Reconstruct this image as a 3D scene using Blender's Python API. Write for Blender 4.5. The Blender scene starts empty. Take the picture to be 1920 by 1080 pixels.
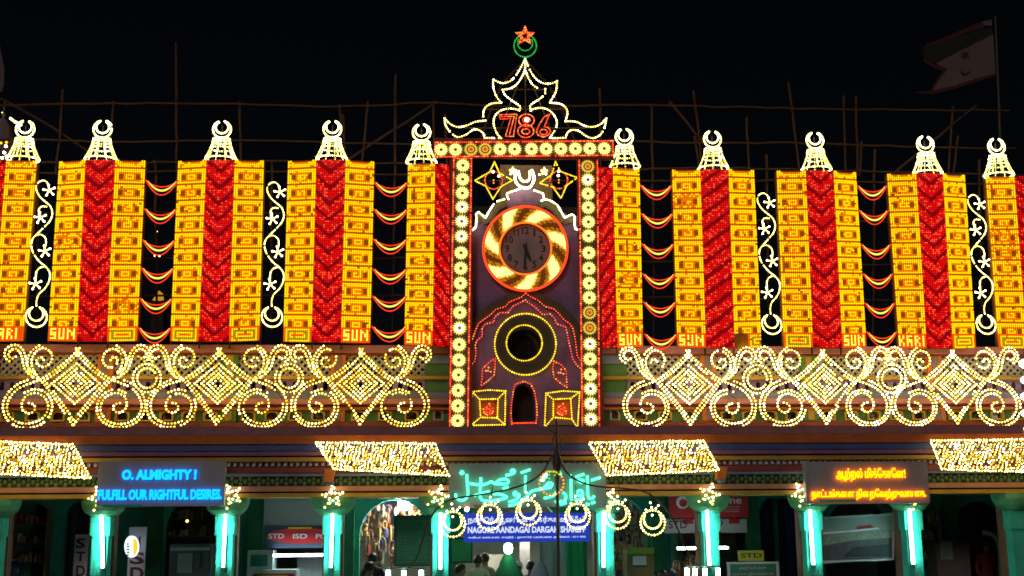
import bpy, bmesh, math, random
import numpy as np
from mathutils import Matrix, Vector
from mathutils.geometry import tessellate_polygon
rng = np.random.default_rng(7)
random.seed(7)
SC = bpy.context.scene
COL = SC.collection

# ---------------------------------------------------------------- camera
FPX, PITCH, ROLL, EYE = 2300.0, math.radians(11.1), 0.0078, 2.3
_sp, _cp = math.sin(PITCH), math.cos(PITCH)
_r0, _u0, FWD = np.array([1., 0, 0]), np.array([0, -_sp, _cp]), np.array([0, _cp, _sp])
RIGHT = _r0 * math.cos(ROLL) - _u0 * math.sin(ROLL)
UP = _u0 * math.cos(ROLL) + _r0 * math.sin(ROLL)
cam = bpy.data.cameras.new('camera')
cam.sensor_width = 36.0
cam.lens = FPX * 36.0 / 1920.0
cam.clip_end = 2000
cam_o = bpy.data.objects.new('camera', cam)
COL.objects.link(cam_o)
cam_o.matrix_world = Matrix(((RIGHT[0], UP[0], -FWD[0], 0), (RIGHT[1], UP[1], -FWD[1], 0),
                             (RIGHT[2], UP[2], -FWD[2], EYE), (0, 0, 0, 1)))
SC.camera = cam_o

# ---------------------------------------------------------------- night sky, sun lamp added for unseen street light, exposure
world = bpy.data.worlds.new('World')
SC.world = world
world.use_nodes = True
wn = world.node_tree
wn.nodes.clear()
wo = wn.nodes.new('ShaderNodeOutputWorld')
wb = wn.nodes.new('ShaderNodeBackground')
sky = wn.nodes.new('ShaderNodeTexSky')
sky.sky_type = 'NISHITA'
sky.sun_disc = False
sky.sun_elevation = math.radians(32)
sky.sun_rotation = math.radians(160)
wb.inputs['Strength'].default_value = 0.00045
wn.links.new(sky.outputs[0], wb.inputs[0])
wn.links.new(wb.outputs[0], wo.inputs[0])
sun = bpy.data.lights.new('street_fill', 'SUN')
sun.energy = 0.42
sun.angle = math.radians(12)
sun.color = (1.0, 0.86, 0.78)
sun_o = bpy.data.objects.new('street_fill', sun)
COL.objects.link(sun_o)
sun_o.rotation_euler = (math.radians(66), 0, math.radians(-14))
SC.view_settings.view_transform = 'Standard'
SC.view_settings.look = 'None'
SC.view_settings.exposure = 0.0
SC.view_settings.gamma = 1.0
SC.cycles.use_denoising = True
SC.cycles.filter_width = 1.65
SC.cycles.max_bounces = 5
SC.cycles.diffuse_bounces = 3
SC.cycles.sample_clamp_indirect = 4.0

# ---------------------------------------------------------------- the front of the building is a vertical plane turned a few degrees
TH = math.atan(0.072)
EU = np.array([math.cos(TH), math.sin(TH), 0]); ED = np.array([-math.sin(TH), math.cos(TH), 0])
ORG = np.array([0., 23.0, 0.]); CAMP = np.array([0, 0, EYE])

def P(px, py, d=0.0):
    """point of the plane at depth d from the front, as (u along the front, d, height)"""
    x = (np.asarray(px, float) - 960) / FPX; y = (540 - np.asarray(py, float)) / FPX
    v = FWD + np.multiply.outer(x, RIGHT) + np.multiply.outer(y, UP)
    t = (np.asarray(d, float) + (ORG - CAMP) @ ED) / (v @ ED)
    w = CAMP + t[..., None] * v - ORG if np.ndim(t) else CAMP + t * v - ORG
    return np.stack([w @ EU, np.broadcast_to(np.asarray(d, float), np.shape(w @ EU)), w[..., 2]], -1)
def U(px, py=700, d=0.0): return float(P(px, py, d)[0])
def Z(py, d=0.0, px=960): return float(P(px, py, d)[2])
def mpp(d=0.0, px=960, py=600): return U(px + 1, py, d) - U(px, py, d)
def W(p): return ORG + p[0] * EU + p[1] * ED + np.array([0, 0, p[2]])

# ---------------------------------------------------------------- materials
MATS = {}
def paint(name, col, rough=0.7, var=0.25, scale=3.0, bump=0.15, metal=0.0):
    if name in MATS: return MATS[name]
    m = bpy.data.materials.new(name); m.use_nodes = True
    n, l = m.node_tree.nodes, m.node_tree.links
    b = n['Principled BSDF']
    b.inputs['Roughness'].default_value = rough; b.inputs['Metallic'].default_value = metal
    tc = n.new('ShaderNodeTexCoord'); ns = n.new('ShaderNodeTexNoise')
    ns.inputs['Scale'].default_value = scale; ns.inputs['Detail'].default_value = 6
    ns.inputs['Roughness'].default_value = 0.65
    l.new(tc.outputs['Object'], ns.inputs['Vector'])
    r = n.new('ShaderNodeValToRGB')
    r.color_ramp.elements[0].position = 0.3; r.color_ramp.elements[1].position = 0.7
    r.color_ramp.elements[0].color = tuple(c * (1 - var) for c in col) + (1,)
    r.color_ramp.elements[1].color = tuple(min(1, c * (1 + var)) for c in col) + (1,)
    l.new(ns.outputs['Fac'], r.inputs[0]); l.new(r.outputs[0], b.inputs['Base Color'])
    if bump:
        bp = n.new('ShaderNodeBump'); bp.inputs['Strength'].default_value = bump; bp.inputs['Distance'].default_value = 0.02
        n2 = n.new('ShaderNodeTexNoise'); n2.inputs['Scale'].default_value = scale * 8
        l.new(tc.outputs['Object'], n2.inputs['Vector'])
        l.new(n2.outputs['Fac'], bp.inputs['Height']); l.new(bp.outputs[0], b.inputs['Normal'])
    MATS[name] = m
    return m
def glow(name, col, k=1.0, sample=True):
    if name in MATS: return MATS[name]
    m = bpy.data.materials.new(name); m.use_nodes = True
    n, l = m.node_tree.nodes, m.node_tree.links
    n.clear()
    o = n.new('ShaderNodeOutputMaterial'); e = n.new('ShaderNodeEmission')
    e.inputs[0].default_value = tuple(col) + (1,); e.inputs[1].default_value = k
    l.new(e.outputs[0], o.inputs[0])
    m.cycles.emission_sampling = 'FRONT_BACK' if sample else 'NONE'
    MATS[name] = m
    return m

# ---------------------------------------------------------------- mesh gathering
ICO_V, ICO_F = None, None
def _ico():
    global ICO_V, ICO_F
    bm = bmesh.new(); bmesh.ops.create_icosphere(bm, subdivisions=1, radius=1)
    ICO_V = np.array([v.co[:] for v in bm.verts]); ICO_F = np.array([[v.index for v in f.verts] for f in bm.faces]); bm.free()
_ico()
OCT_V = np.array([(1, 0, 0), (-1, 0, 0), (0, 1, 0), (0, -1, 0), (0, 0, 1), (0, 0, -1)], float)
OCT_F = np.array([(0, 2, 4), (2, 1, 4), (1, 3, 4), (3, 0, 4), (2, 0, 5), (1, 2, 5), (3, 1, 5), (0, 3, 5)])
class Acc:
    def __init__(s): s.v = []; s.f = []; s.m = []; s.n = 0
    def add(s, v, f, m=0):
        v = np.asarray(v, float)
        s.v.append(v)
        if isinstance(f, np.ndarray): s.f.append(f + s.n); s.m.append(np.full(len(f), m) if np.isscalar(m) else m)
        else:
            for q in f: s.f.append(np.array([q]) + s.n); s.m.append(np.array([m]))
        s.n += len(v)
        return s
    def bulbs(s, pts, r, m=0, octa=False):
        pts = np.asarray(pts, float)
        if not len(pts): return s
        TV, TF = (OCT_V, OCT_F) if octa else (ICO_V, ICO_F)
        r = np.asarray(r, float)
        sc = np.broadcast_to(r[:, None] if (r.ndim == 1 and not octa) else r, (len(pts), 3))
        v = (pts[:, None, :] + TV[None] * sc[:, None, :]).reshape(-1, 3)
        f = (TF[None] + (np.arange(len(pts)) * len(TV))[:, None, None]).reshape(-1, 3)
        mi = np.repeat(np.broadcast_to(np.asarray(m), (len(pts),)), len(TF))
        return s.add(v, f, mi)
    def box(s, a, b, c, d, e, f, m=0):
        v = [(x, y, z) for x in (a, b) for y in (c, d) for z in (e, f)]
        return s.add(v, np.array([(0, 1, 3, 2), (4, 6, 7, 5), (0, 4, 5, 1), (2, 3, 7, 6), (0, 2, 6, 4), (1, 5, 7, 3)]), m)
    def hexa(s, q0, q1, m=0):
        """solid between two quads, each four points in the same order"""
        return s.add(list(q0) + list(q1), np.array([(0, 1, 2, 3), (7, 6, 5, 4), (0, 4, 5, 1), (1, 5, 6, 2), (2, 6, 7, 3), (3, 7, 4, 0)]), m)
    def prism(s, outer, d0, d1, holes=(), m=0, mside=None):
        """upright plate cut from outline (u,z), front at d0, back at d1, with openings"""
        loops = [np.asarray(outer, float)] + [np.asarray(h, float) for h in holes]
        pl = np.concatenate(loops); n = len(pl)
        tri = tessellate_polygon([[Vector((p[0], p[1], 0)) for p in L] for L in loops])
        idx = np.array([tuple(t) for t in tri])
        v = np.concatenate([np.column_stack([pl[:, 0], np.full(n, d0), pl[:, 1]]), np.column_stack([pl[:, 0], np.full(n, d1), pl[:, 1]])])
        s.add(v, np.concatenate([idx, idx[:, ::-1] + n]), m)
        sf = []; k = 0
        for L in loops:
            q = len(L)
            for i in range(q):
                j = (i + 1) % q
                sf.append((k + i, k + j, k + j + n, k + i + n))
            k += q
        return s.add(v, np.array(sf), m if mside is None else mside)
    def tube(s, path, r, m=0, seg=6, closed=False):
        p = np.asarray(path, float); n = len(p)
        t = np.gradient(p, axis=0) if not closed else np.roll(p, -1, 0) - np.roll(p, 1, 0)
        t /= np.linalg.norm(t, axis=1)[:, None] + 1e-9
        ref = np.array([0, 1., 0])
        a = np.cross(t, ref); bad = np.linalg.norm(a, axis=1) < 0.15
        a[bad] = np.cross(t[bad], np.array([1., 0, 0]))
        a /= np.linalg.norm(a, axis=1)[:, None]; b = np.cross(t, a)
        r = np.broadcast_to(np.asarray(r, float), (n,))
        ang = np.arange(seg) * 2 * math.pi / seg
        v = (p[:, None] + r[:, None, None] * (np.cos(ang)[None, :, None] * a[:, None] + np.sin(ang)[None, :, None] * b[:, None])).reshape(-1, 3)
        f = []
        for i in range(n if closed else n - 1):
            i2 = (i + 1) % n
            for j in range(seg):
                j2 = (j + 1) % seg
                f.append((i * seg + j, i * seg + j2, i2 * seg + j2, i2 * seg + j))
        s.add(v, np.array(f), m)
        if not closed:
            s.add(v[:seg], [tuple(range(seg))], m); s.add(v[-seg:], [tuple(range(seg - 1, -1, -1))], m)
        return s
    def lathe(s, prof, c, seg=20, m=0, sq=None):
        """profile of (radius, height) turned about an upright axis; sq = 4 gives a square section"""
        seg = sq or seg
        ang = np.arange(seg) * 2 * math.pi / seg + (math.pi / 4 if sq else 0)
        k = math.sqrt(2) if sq else 1
        v = np.array([(c[0] + r * k * math.cos(a), c[1] + r * k * math.sin(a), c[2] + h) for r, h in prof for a in ang])
        f = [(i * seg + j, i * seg + (j + 1) % seg, (i + 1) * seg + (j + 1) % seg, (i + 1) * seg + j) for i in range(len(prof) - 1) for j in range(seg)]
        s.add(v, np.array(f), m)
        s.add(v[:seg], [tuple(range(seg - 1, -1, -1))], m); s.add(v[-seg:], [tuple(range(seg))], m)
        return s

BASE = {}
def tag(o, label=None, cat=None, group=None, kind=None):
    if label: o['label'] = label
    if cat: o['category'] = cat
    if group: o['group'] = group
    if kind: o['kind'] = kind
    return o
def thing(name, label, cat, base, group=None):
    o = bpy.data.objects.new(name, None); COL.objects.link(o)
    o.empty_display_size = 0.1
    base = np.asarray(base, float)
    o.location = W(base); o.rotation_euler = (0, 0, TH)
    BASE[o] = base
    return tag(o, label, cat, group)
def make_mesh(name, acc, mats, off, smooth=False):
    me = bpy.data.meshes.new(name)
    v = np.concatenate(acc.v) - off
    tot = np.concatenate([np.full(len(F), F.shape[1]) for F in acc.f]); loops = np.concatenate([F.ravel() for F in acc.f])
    starts = np.concatenate([[0], np.cumsum(tot)[:-1]])
    me.vertices.add(len(v)); me.vertices.foreach_set('co', v.astype(np.float32).ravel())
    me.loops.add(len(loops)); me.loops.foreach_set('vertex_index', loops.astype(np.int32))
    me.polygons.add(len(starts)); me.polygons.foreach_set('loop_start', starts.astype(np.int32))
    for m in (mats if isinstance(mats, (list, tuple)) else [mats]): me.materials.append(m)
    me.polygons.foreach_set('material_index', np.concatenate(acc.m).astype(np.int32))
    me.polygons.foreach_set('use_smooth', np.full(len(starts), bool(smooth)))
    me.update(calc_edges=True)
    me.validate()
    return me
def part(name, acc, mats, parent, label=None, kind=None, smooth=False):
    root = parent
    while root.parent: root = root.parent
    o = bpy.data.objects.new(name, make_mesh(name, acc, mats, BASE[root], smooth)); COL.objects.link(o)
    o.parent = parent
    return tag(o, label, None, None, kind)
def single(name, acc, mats, label, cat, base, group=None, kind=None, smooth=False):
    base = np.asarray(base, float)
    o = bpy.data.objects.new(name, make_mesh(name, acc, mats, base, smooth)); COL.objects.link(o)
    o.location = W(base); o.rotation_euler = (0, 0, TH); BASE[o] = base
    return tag(o, label, cat, group, kind)
def copy_tree(o, parent=None):
    c = o.copy(); COL.objects.link(c)
    if parent: c.parent = parent
    for ch in list(o.children): copy_tree(ch, c)
    return c
def put(o, base, label):
    o.location = W(np.asarray(base, float)); o['label'] = label; BASE[o] = np.asarray(base, float)
    return o

# ---------------------------------------------------------------- curves
def smooth_path(pts, n=8, closed=False):
    p = np.asarray(pts, float)
    if len(p) < 3: return p
    q = np.concatenate([p[-1:], p, p[:2]]) if closed else np.concatenate([2 * p[:1] - p[1:2], p, 2 * p[-1:] - p[-2:-1]])
    out = []
    for i in range(len(q) - 3):
        a, b, c, d = q[i:i + 4]
        for t in np.arange(n) / n:
            out.append(0.5 * (2 * b + (c - a) * t + (2 * a - 5 * b + 4 * c - d) * t * t + (3 * b - a - 3 * c + d) * t ** 3))
    if not closed: out.append(p[-1])
    return np.array(out)
def resample(p, step, closed=False):
    p = np.asarray(p, float)
    if closed: p = np.concatenate([p, p[:1]])
    s = np.concatenate([[0], np.cumsum(np.linalg.norm(np.diff(p, axis=0), axis=1))])
    n = max(2, int(round(s[-1] / step)) + 1)
    t = np.linspace(0, s[-1], n)
    q = np.column_stack([np.interp(t, s, p[:, k]) for k in range(p.shape[1])])
    return q[:-1] if closed else q
def px_path(pts, d): 
    p = np.asarray(pts, float); return P(p[:, 0], p[:, 1], d)
def zoomed(pts, x0, y0, k): return [(x0 + a / k, y0 + b / k) for a, b in pts]
def circle_px(cx, cy, rx, ry=None, n=64, a0=0, a1=360):
    a = np.radians(np.linspace(a0, a1, n, endpoint=(a1 - a0) % 360 != 0)); ry = ry or rx
    return np.column_stack([cx + rx * np.cos(a), cy - ry * np.sin(a)])
def string(acc, path, step, r, mats, wire=None, closed=False, drop=0.0, sm=0, jit=0.0, kink=0.0, dead=0.0):
    """bulbs threaded along a path of (u,d,z) points on a thin wire"""
    if sm: path = smooth_path(path, sm, closed)
    if kink:
        path = resample(path, step, closed); s = np.arange(len(path)) * step
        for ax in (0, 2):
            for fq in (2.2, 5.1): path[:, ax] += kink * (0.6 if fq > 3 else 1) * np.sin(s * fq * rng.uniform(.8, 1.2) + rng.uniform(0, 6.3)) * np.minimum(1, np.minimum(s, s[-1] - s) * 4 if not closed else 1)
    q = resample(path, step, closed)
    if dead and len(q) > 12 and rng.random() < dead:
        k0 = rng.integers(2, len(q) - 7); q = np.delete(q, np.arange(k0, k0 + rng.integers(2, 5)), 0)
    if drop: q = q[rng.random(len(q)) > drop]
    if jit: q = q + rng.normal(0, jit, q.shape) * np.array([1, 0, 1])
    mi = rng.choice(np.asarray(mats), len(q))
    acc.bulbs(q, r * rng.uniform(0.84, 1.14, len(q)), mi)
    if wire is not None:
        w = resample(path, max(step, 0.05), closed) + np.array([0, r * 1.2, 0])
        acc.tube(w, 0.006, wire, 4, closed)
    return acc

# ---------------------------------------------------------------- lettering
def letters(s, bold=0.0):
    c = bpy.data.curves.new('lettering', 'FONT'); c.body = s; c.size = 1; c.offset = bold; c.extrude = 0.5
    c.resolution_u = 3
    o = bpy.data.objects.new('lettering', c); COL.objects.link(o)
    dg = bpy.context.evaluated_depsgraph_get(); dg.update()
    me = bpy.data.meshes.new_from_object(o.evaluated_get(dg))
    v = np.array([w.co[:] for w in me.vertices]); f = [tuple(p.vertices) for p in me.polygons]
    bpy.data.objects.remove(o); bpy.data.curves.remove(c); bpy.data.meshes.remove(me)
    return v, f
def write(acc, s, u0, u1, z0, z1, d, depth, m=0, bold=0.0, fit=True):
    v, f = letters(s, bold)
    a, b = v.min(0), v.max(0)
    x = u0 + (v[:, 0] - a[0]) / max(1e-6, b[0] - a[0]) * (u1 - u0)
    z = z0 + (v[:, 1] - a[1]) / max(1e-6, b[1] - a[1]) * (z1 - z0)
    y = d + np.where(v[:, 2] > 0, 0, depth)
    f3 = []
    for q in f:
        for i in range(1, len(q) - 1): f3.append((q[0], q[i], q[i + 1]))
    return acc.add(np.column_stack([x, y, z]), np.array(f3), m)
def write_px(acc, s, x0, x1, y0, y1, d, depth, m=0, bold=0.0):
    a = P(x0, y1, d); b = P(x1, y0, d)
    return write(acc, s, a[0], b[0], a[2], b[2], d, depth, m, bold)

# ================================================================ ground
g = Acc(); g.box(-70, 70, -40, 60, -0.5, 0.0)
o = single('street', g, paint('asphalt', (0.05, 0.048, 0.045), 0.9, 0.3, 0.8, 0.3), 'dark street in front of the lit building', None, (0, 0, 0), kind='structure')
g = Acc(); g.box(-13, 13, -1.3, 7, 0.0, 0.3)
single('veranda_floor', g, paint('floor_stone', (0.25, 0.23, 0.2), 0.5), 'raised stone floor of the veranda', None, (0, 0, 0), kind='structure')

# ================================================================ the building
MAUVE = paint('mauve_wall', (0.27, 0.155, 0.31), 0.85, 0.38, 1.7, 0.35)
PLUM = paint('plum_wall', (0.22, 0.15, 0.20), 0.8, 0.2)
PINK = paint('pink_band', (0.46, 0.16, 0.17), 0.7, 0.2)
ORANGE = paint('orange_pier', (0.62, 0.16, 0.03), 0.7, 0.2)
RUST = paint('rust_band', (0.55, 0.115, 0.015), 0.7, 0.25)
NAVY = paint('navy_band', (0.05, 0.08, 0.26), 0.6, 0.2)
VIOLET = paint('violet_band', (0.26, 0.09, 0.20), 0.7, 0.2)
OCHRE = paint('ochre_band', (0.46, 0.25, 0.03), 0.7, 0.2)
DKRED = paint('dark_red', (0.22, 0.035, 0.02), 0.7, 0.2)
SLATE = paint('slate_blue', (0.20, 0.21, 0.32), 0.7, 0.2)
BLACKISH = paint('shadow_brown', (0.035, 0.025, 0.02), 0.9, 0.2)
CREAM = paint('cream_lattice', (0.50, 0.42, 0.38), 0.8, 0.2)
GREEN = paint('green_wall', (0.10, 0.20, 0.06), 0.8, 0.25)
OLIVE = paint('olive_trim', (0.12, 0.10, 0.05), 0.8, 0.2)
SALMON = paint('salmon_band', (0.50, 0.22, 0.13), 0.7, 0.2)
TEAL = paint('teal_plaster', (0.045, 0.45, 0.34), 0.85, 0.32, 2.2, 0.4)
TEALDK = paint('teal_dado', (0.025, 0.17, 0.13), 0.65, 0.25)
YELLOWFR = paint('yellow_frame', (0.62, 0.36, 0.04), 0.6, 0.2)
PANE = paint('dark_glass', (0.02, 0.012, 0.012), 0.15, 0.2, bump=0)
STONE = paint('brown_stone', (0.30, 0.20, 0.14), 0.85, 0.3, 6)

bld = thing('shrine', 'long painted shrine front with arcaded veranda and central clock tower', 'building', (0, 0, 0))
UL, UR = -12.5, 12.5
def band(name, y0, y1, df, mat, db=0.6, u0=UL, u1=UR, parent=bld, lab=None):
    a = Acc(); a.box(u0, u1, df, db, Z(y1, df), Z(y0, df)); return part(name, a, mat, parent, lab)
TL_, TR_ = U(847, 700), U(1127, 700)          # tower edges
# rear shell, terrace
a = Acc(); a.box(UL, UR, 0.35, 0.6, Z(815), Z(656)); part('wall', a, BLACKISH, bld)
a = Acc(); a.box(UL, UR, 0.6, 7.5, Z(700) - 0.1, Z(690)); part('roof_terrace', a, paint('terrace', (0.2, 0.17, 0.15), 0.9), bld)
for s_, (ua, ub) in enumerate(((UL, TL_), (TR_, UR))):
    band('coping', 648, 661, -0.14, PINK, 0.5, ua, ub)
    band('moulding', 661.3, 666, -0.02, DKRED, 0.34, ua, ub)
    band('moulding', 705, 711, -0.06, OCHRE, 0.34, ua, ub)
    band('moulding', 736, 746.5, -0.10, SLATE, 0.34, ua, ub)
    band('moulding', 747, 757, -0.22, PINK, 0.34, ua, ub)
    band('moulding', 757.3, 762.5, -0.02, VIOLET, 0.34, ua, ub)
    band('moulding', 763, 768, -0.08, ORANGE, 0.34, ua, ub)
    band('plinth', 791, 799, -0.10, DKRED, 0.34, ua, ub)
piers = [(-235, 'g'), (-20, 'o'), (198, 'o'), (432, 'g'), (634, 'o'), (1327, 'o'), (1515, 'g'), (1752, 'o'), (1975, 'g')]
def lattice(u0, u1, z0, z1, d):
    a = Acc(); sp = 0.135; w = 0.028; h = z1 - z0
    for sgn in (1, -1):
        k = u0 - h - sp
        while k < u1 + h:
            e = []
            for uz in ((k, z0), (k + h, z1)) if sgn > 0 else ((k + h, z0), (k, z1)): e.append(uz)
            (ua, za), (ub, zb) = e
            ta = np.clip([(u0 - ua) / (ub - ua), (u1 - ua) / (ub - ua)], 0, 1); t0, t1 = min(ta), max(ta)
            if t1 - t0 > 0.02:
                pa = (ua + (ub - ua) * t0, za + h * t0); pb = (ua + (ub - ua) * t1, za + h * t1)
                dd = d + (0 if sgn > 0 else 0.012)
                q = lambda y: [(pa[0] - w, y, pa[1]), (pa[0] + w, y, pa[1]), (pb[0] + w, y, pb[1]), (pb[0] - w, y, pb[1])]
                a.hexa(q(dd), q(dd + 0.05))
            k += sp
    return a
def arch(uc, z0, w, h, n=8, rise=None):
    """outline of an arched opening, from its bottom left corner"""
    r = w / 2; ry = r if rise is None else rise; zs = z0 + h - ry
    return [(uc - r, z0), (uc + r, z0)] + [(uc + r * math.cos(t), zs + ry * math.sin(t)) for t in np.linspace(0, math.pi, n)]
zl0, zl1 = Z(704.5), Z(666.5); za0, za1 = Z(735.5), Z(711.5); zw0, zw1 = Z(790.5), Z(768.5)
WINFRAME = None
for s_, (ua, ub) in enumerate(((U(-235), TL_), (TR_, U(1975)))):
    ed_ = sorted([U(x) for x, k in piers if ua - 0.3 < U(x) < ub + 0.3])
    stops = ([ua] if s_ else []) + ed_ + ([] if s_ else [ub])
    for i in range(len(stops) - 1):
        b0, b1 = stops[i] + 0.14, stops[i + 1] - 0.14
        tower_end = (s_ == 0 and i == len(stops) - 2) or (s_ == 1 and i == 0)
        c0, c1 = (b0, b1 - 0.36) if tower_end and s_ == 0 else ((b0 + 0.36, b1) if tower_end else (b0, b1))
        part('lattice_panel', lattice(c0, c1, zl0, zl1, 0.06), CREAM, bld)
        n = max(1, int((c1 - c0) / 0.18)); holes = [arch(c0 + (k + 0.5) * (c1 - c0) / n, za0 + 0.04, 0.085, 0.16) for k in range(n)]
        a = Acc(); a.prism([(c0, za0), (c1, za0), (c1, za1), (c0, za1)], 0.02, 0.3, holes); part('arcade_panel', a, MAUVE, bld)
        n = max(1, int(round((c1 - c0) / 0.44))); wp = (c1 - c0) / n; holes = []
        for k in range(n): holes.append(arch(c0 + (k + 0.5) * wp, zw0 + 0.012, 0.27, zw1 - zw0 - 0.024, rise=0.03))
        a = Acc(); a.prism([(c0, zw0), (c1, zw0), (c1, zw1), (c0, zw1)], 0.05, 0.3, holes); part('window_wall', a, GREEN, bld)
        for k in range(n):
            uc = c0 + (k + 0.5) * wp; o1 = arch(uc, zw0 + 0.016, 0.262, zw1 - zw0 - 0.032, rise=0.03); o2 = arch(uc, zw0 + 0.045, 0.19, zw1 - zw0 - 0.08, rise=0.05)
            a = Acc(); a.prism(o1, 0.0, 0.2, [o2]); wf = part('window', a, YELLOWFR, bld)
            a = Acc(); a.prism(o2, 0.10, 0.12); part('pane', a, PANE, wf)
        if tower_end:
            e0, e1 = (c1, b1 + 0.14) if s_ == 0 else (b0 - 0.14, c0)
            for y0, y1, mt, dd in ((666.5, 682, SLATE, -0.03), (682.5, 704.5, GREEN, 0.02), (711.5, 735.5, GREEN, 0.04)):
                a = Acc(); a.box(e0, e1, dd, 0.3, Z(y1), Z(y0)); part('end_panel', a, mt, bld)
            em = (e0 + e1) / 2; h1 = [(em - .1, Z(788)), (em + .1, Z(788)), (em + .1, Z(770)), (em - .1, Z(770))]
            a = Acc(); a.prism([(e0, zw0), (e1, zw0), (e1, zw1), (e0, zw1)], 0.05, 0.3, [h1]); part('end_panel', a, GREEN, bld)
            hh = arch(em, Z(787) + 0.02, 0.12, 0.15)
            a = Acc(); a.prism([(em - .098, Z(788) + .002), (em + .098, Z(788) + .002), (em + .098, Z(770) - .002), (em - .098, Z(770) - .002)], 0.03, 0.25, [hh]); wf = part('window', a, CREAM, bld, 'small cream window beside the tower')
            a = Acc(); a.prism(hh, 0.12, 0.14); part('pane', a, paint('maroon', (0.09, 0.02, 0.025), 0.4), wf)
for x, k in piers:
    u = U(x); a = Acc()
    for y0, y1 in ((790.5, 768.3), (735.5, 711.3), (704.5, 666.5)):
        a = Acc(); a.box(u - 0.138, u + 0.138, -0.055, 0.3, Z(y0), Z(y1)); pr = part('pier', a, ORANGE if k == 'o' else GREEN, bld)
        a = Acc(); a.box(u - 0.06, u + 0.06, -0.075, -0.055, Z(y0 - 2), Z(y1 + 2)); part('pier_inlay', a, PLUM if k == 'o' else OCHRE, pr)
# ledge and cornice bands
for nm, y0, y1, df, mt in (('ledge', 799.5, 814.5, -0.55, PLUM), ('cornice_band', 815, 831, -0.95, RUST), ('cornice_band', 832, 843.5, -0.90, NAVY),
        ('cornice_band', 844, 852.5, -0.86, VIOLET), ('cornice_band', 853, 855.5, -0.78, BLACKISH), ('cornice_band', 856, 863.5, -0.83, OCHRE),
        ('cornice_band', 864, 874, -0.68, VIOLET), ('cornice_band', 874.5, 884.5, -0.74, DKRED), ('cornice_band', 885, 891, -0.70, SLATE),
        ('cornice_band', 891.5, 909, -0.62, BLACKISH), ('cornice_band', 909.5, 919, -0.72, SALMON), ('cornice_band', 919.5, 922, -0.62, BLACKISH), ('veranda_beam', 922.3, 930, -0.70, OCHRE)):
    band(nm, y0, y1, df, mt, 0.3)
a = Acc()
for k in range(230):
    u = UL + 0.11 * k; a.box(u, u + 0.055, -0.745, -0.68, Z(872.5, -.7), Z(866, -.7))
part('dentil_row', a, paint('pale_dentil', (0.45, 0.38, 0.45), 0.8), bld, kind='stuff')
a = Acc()
for k in range(160):
    u = UL + 0.16 * k; zc = Z(900, -.65)
    a.bulbs([(u, -0.62, zc), (u + .08, -0.62, zc + .05), (u + .08, -.62, zc - .05)], np.array([(0.04, 0.03, 0.05)] * 3))
part('leaf_frieze', a, GREEN, bld, kind='stuff')
# roof over the veranda
a = Acc(); a.box(UL, UR, 0.3, 6.9, Z(930, -.7) + 0.06, Z(930, -.7) + 0.3); part('ceiling', a, paint('ceiling', (0.22, 0.3, 0.27), 0.8), bld)

# tower
TW = [(847, 801), (1127, 801), (1121, 426), (1113, 424), (1110, 404), (1100, 398), (1074, 408), (1058, 400), (1047, 383), (1036, 377), (1018, 376), (1019, 365), (1003, 357), (985, 350), (967, 357), (951, 364), (952, 376), (934, 379), (921, 387), (911, 406), (897, 402), (893, 424), (853, 428)]
tw = [tuple(P(x, y, -0.1)[[0, 2]]) for x, y in TW]
def circ(cx, cy, r, d, n=40, ry=None): return [tuple(q[[0, 2]]) for q in px_path(circle_px(cx, cy, r, ry, n), d)]
door = [tuple(P(x, y, -0.1)[[0, 2]]) for x, y in ((960, 795), (1004, 795), (1004, 755), (1000, 733), (992, 722), (983, 717), (972, 721), (964, 733), (960, 757))]
hole = circ(985, 646, 33, -0.1)
a = Acc(); a.prism(tw, -0.10, 0.34, [hole, door[::-1]]); part('tower_wall', a, MAUVE, bld)
a = Acc(); a.box(TL_ + .05, TR_ - .05, 0.62, 0.8, Z(800), Z(372)); part('tower_core', a, BLACKISH, bld)
a = Acc(); a.prism(circ(985, 646, 55, -0.16), -0.16, -0.10, [circ(985, 646, 33.5, -0.16)]); part('oculus_ring', a, paint('oculus_ring', (0.065, 0.05, 0.04), 0.8, 0.3), bld)
a = Acc(); a.prism(circ(985, 646, 36, 0.2), 0.24, 0.30); part('oculus_dark_disc', a, PANE, bld)  # dark disc set in the recess stands in for its shade
a = Acc(); a.prism([tuple(P(x, y, 0.3)[[0, 2]]) for x, y in ((955, 800), (1010, 800), (1010, 712), (955, 712))], 0.36, 0.4); part('tower_door', a, BLACKISH, bld)
# olive mouldings that follow the cusped arch lines
def ribbon(px, w, d0, d1, mat, nm):
    p = px_path(px, d0); a = Acc()
    for i in range(len(p) - 1):
        t = p[i + 1] - p[i]; n_ = np.array([-t[2], 0, t[0]]); n_ /= np.linalg.norm(n_) + 1e-9
        L = np.linalg.norm(t); t = t / L; A = p[i] - t * 0.01; B = p[i + 1] + t * 0.01
        off = np.array([0, (i % 2) * 0.004, 0])
        q = [A + n_ * w + off, A - n_ * w + off, B - n_ * w + off, B + n_ * w + off]
        a.hexa(q, [k + np.array([0, d1 - d0, 0]) for k in q])
    return part(nm, a, mat, bld)
ARCH_L = zoomed([(500, 40), (470, 70), (430, 85), (380, 105), (350, 140), (280, 160), (240, 200), (190, 235), (150, 265), (130, 310), (110, 365), (92, 420)], 860, 540, 4)
ARCH_R = zoomed([(505, 40), (530, 60), (590, 90), (650, 140), (710, 155), (750, 190), (790, 240), (830, 265), (855, 300), (870, 360), (880, 430), (890, 510), (910, 540)], 860, 540, 4)
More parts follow.
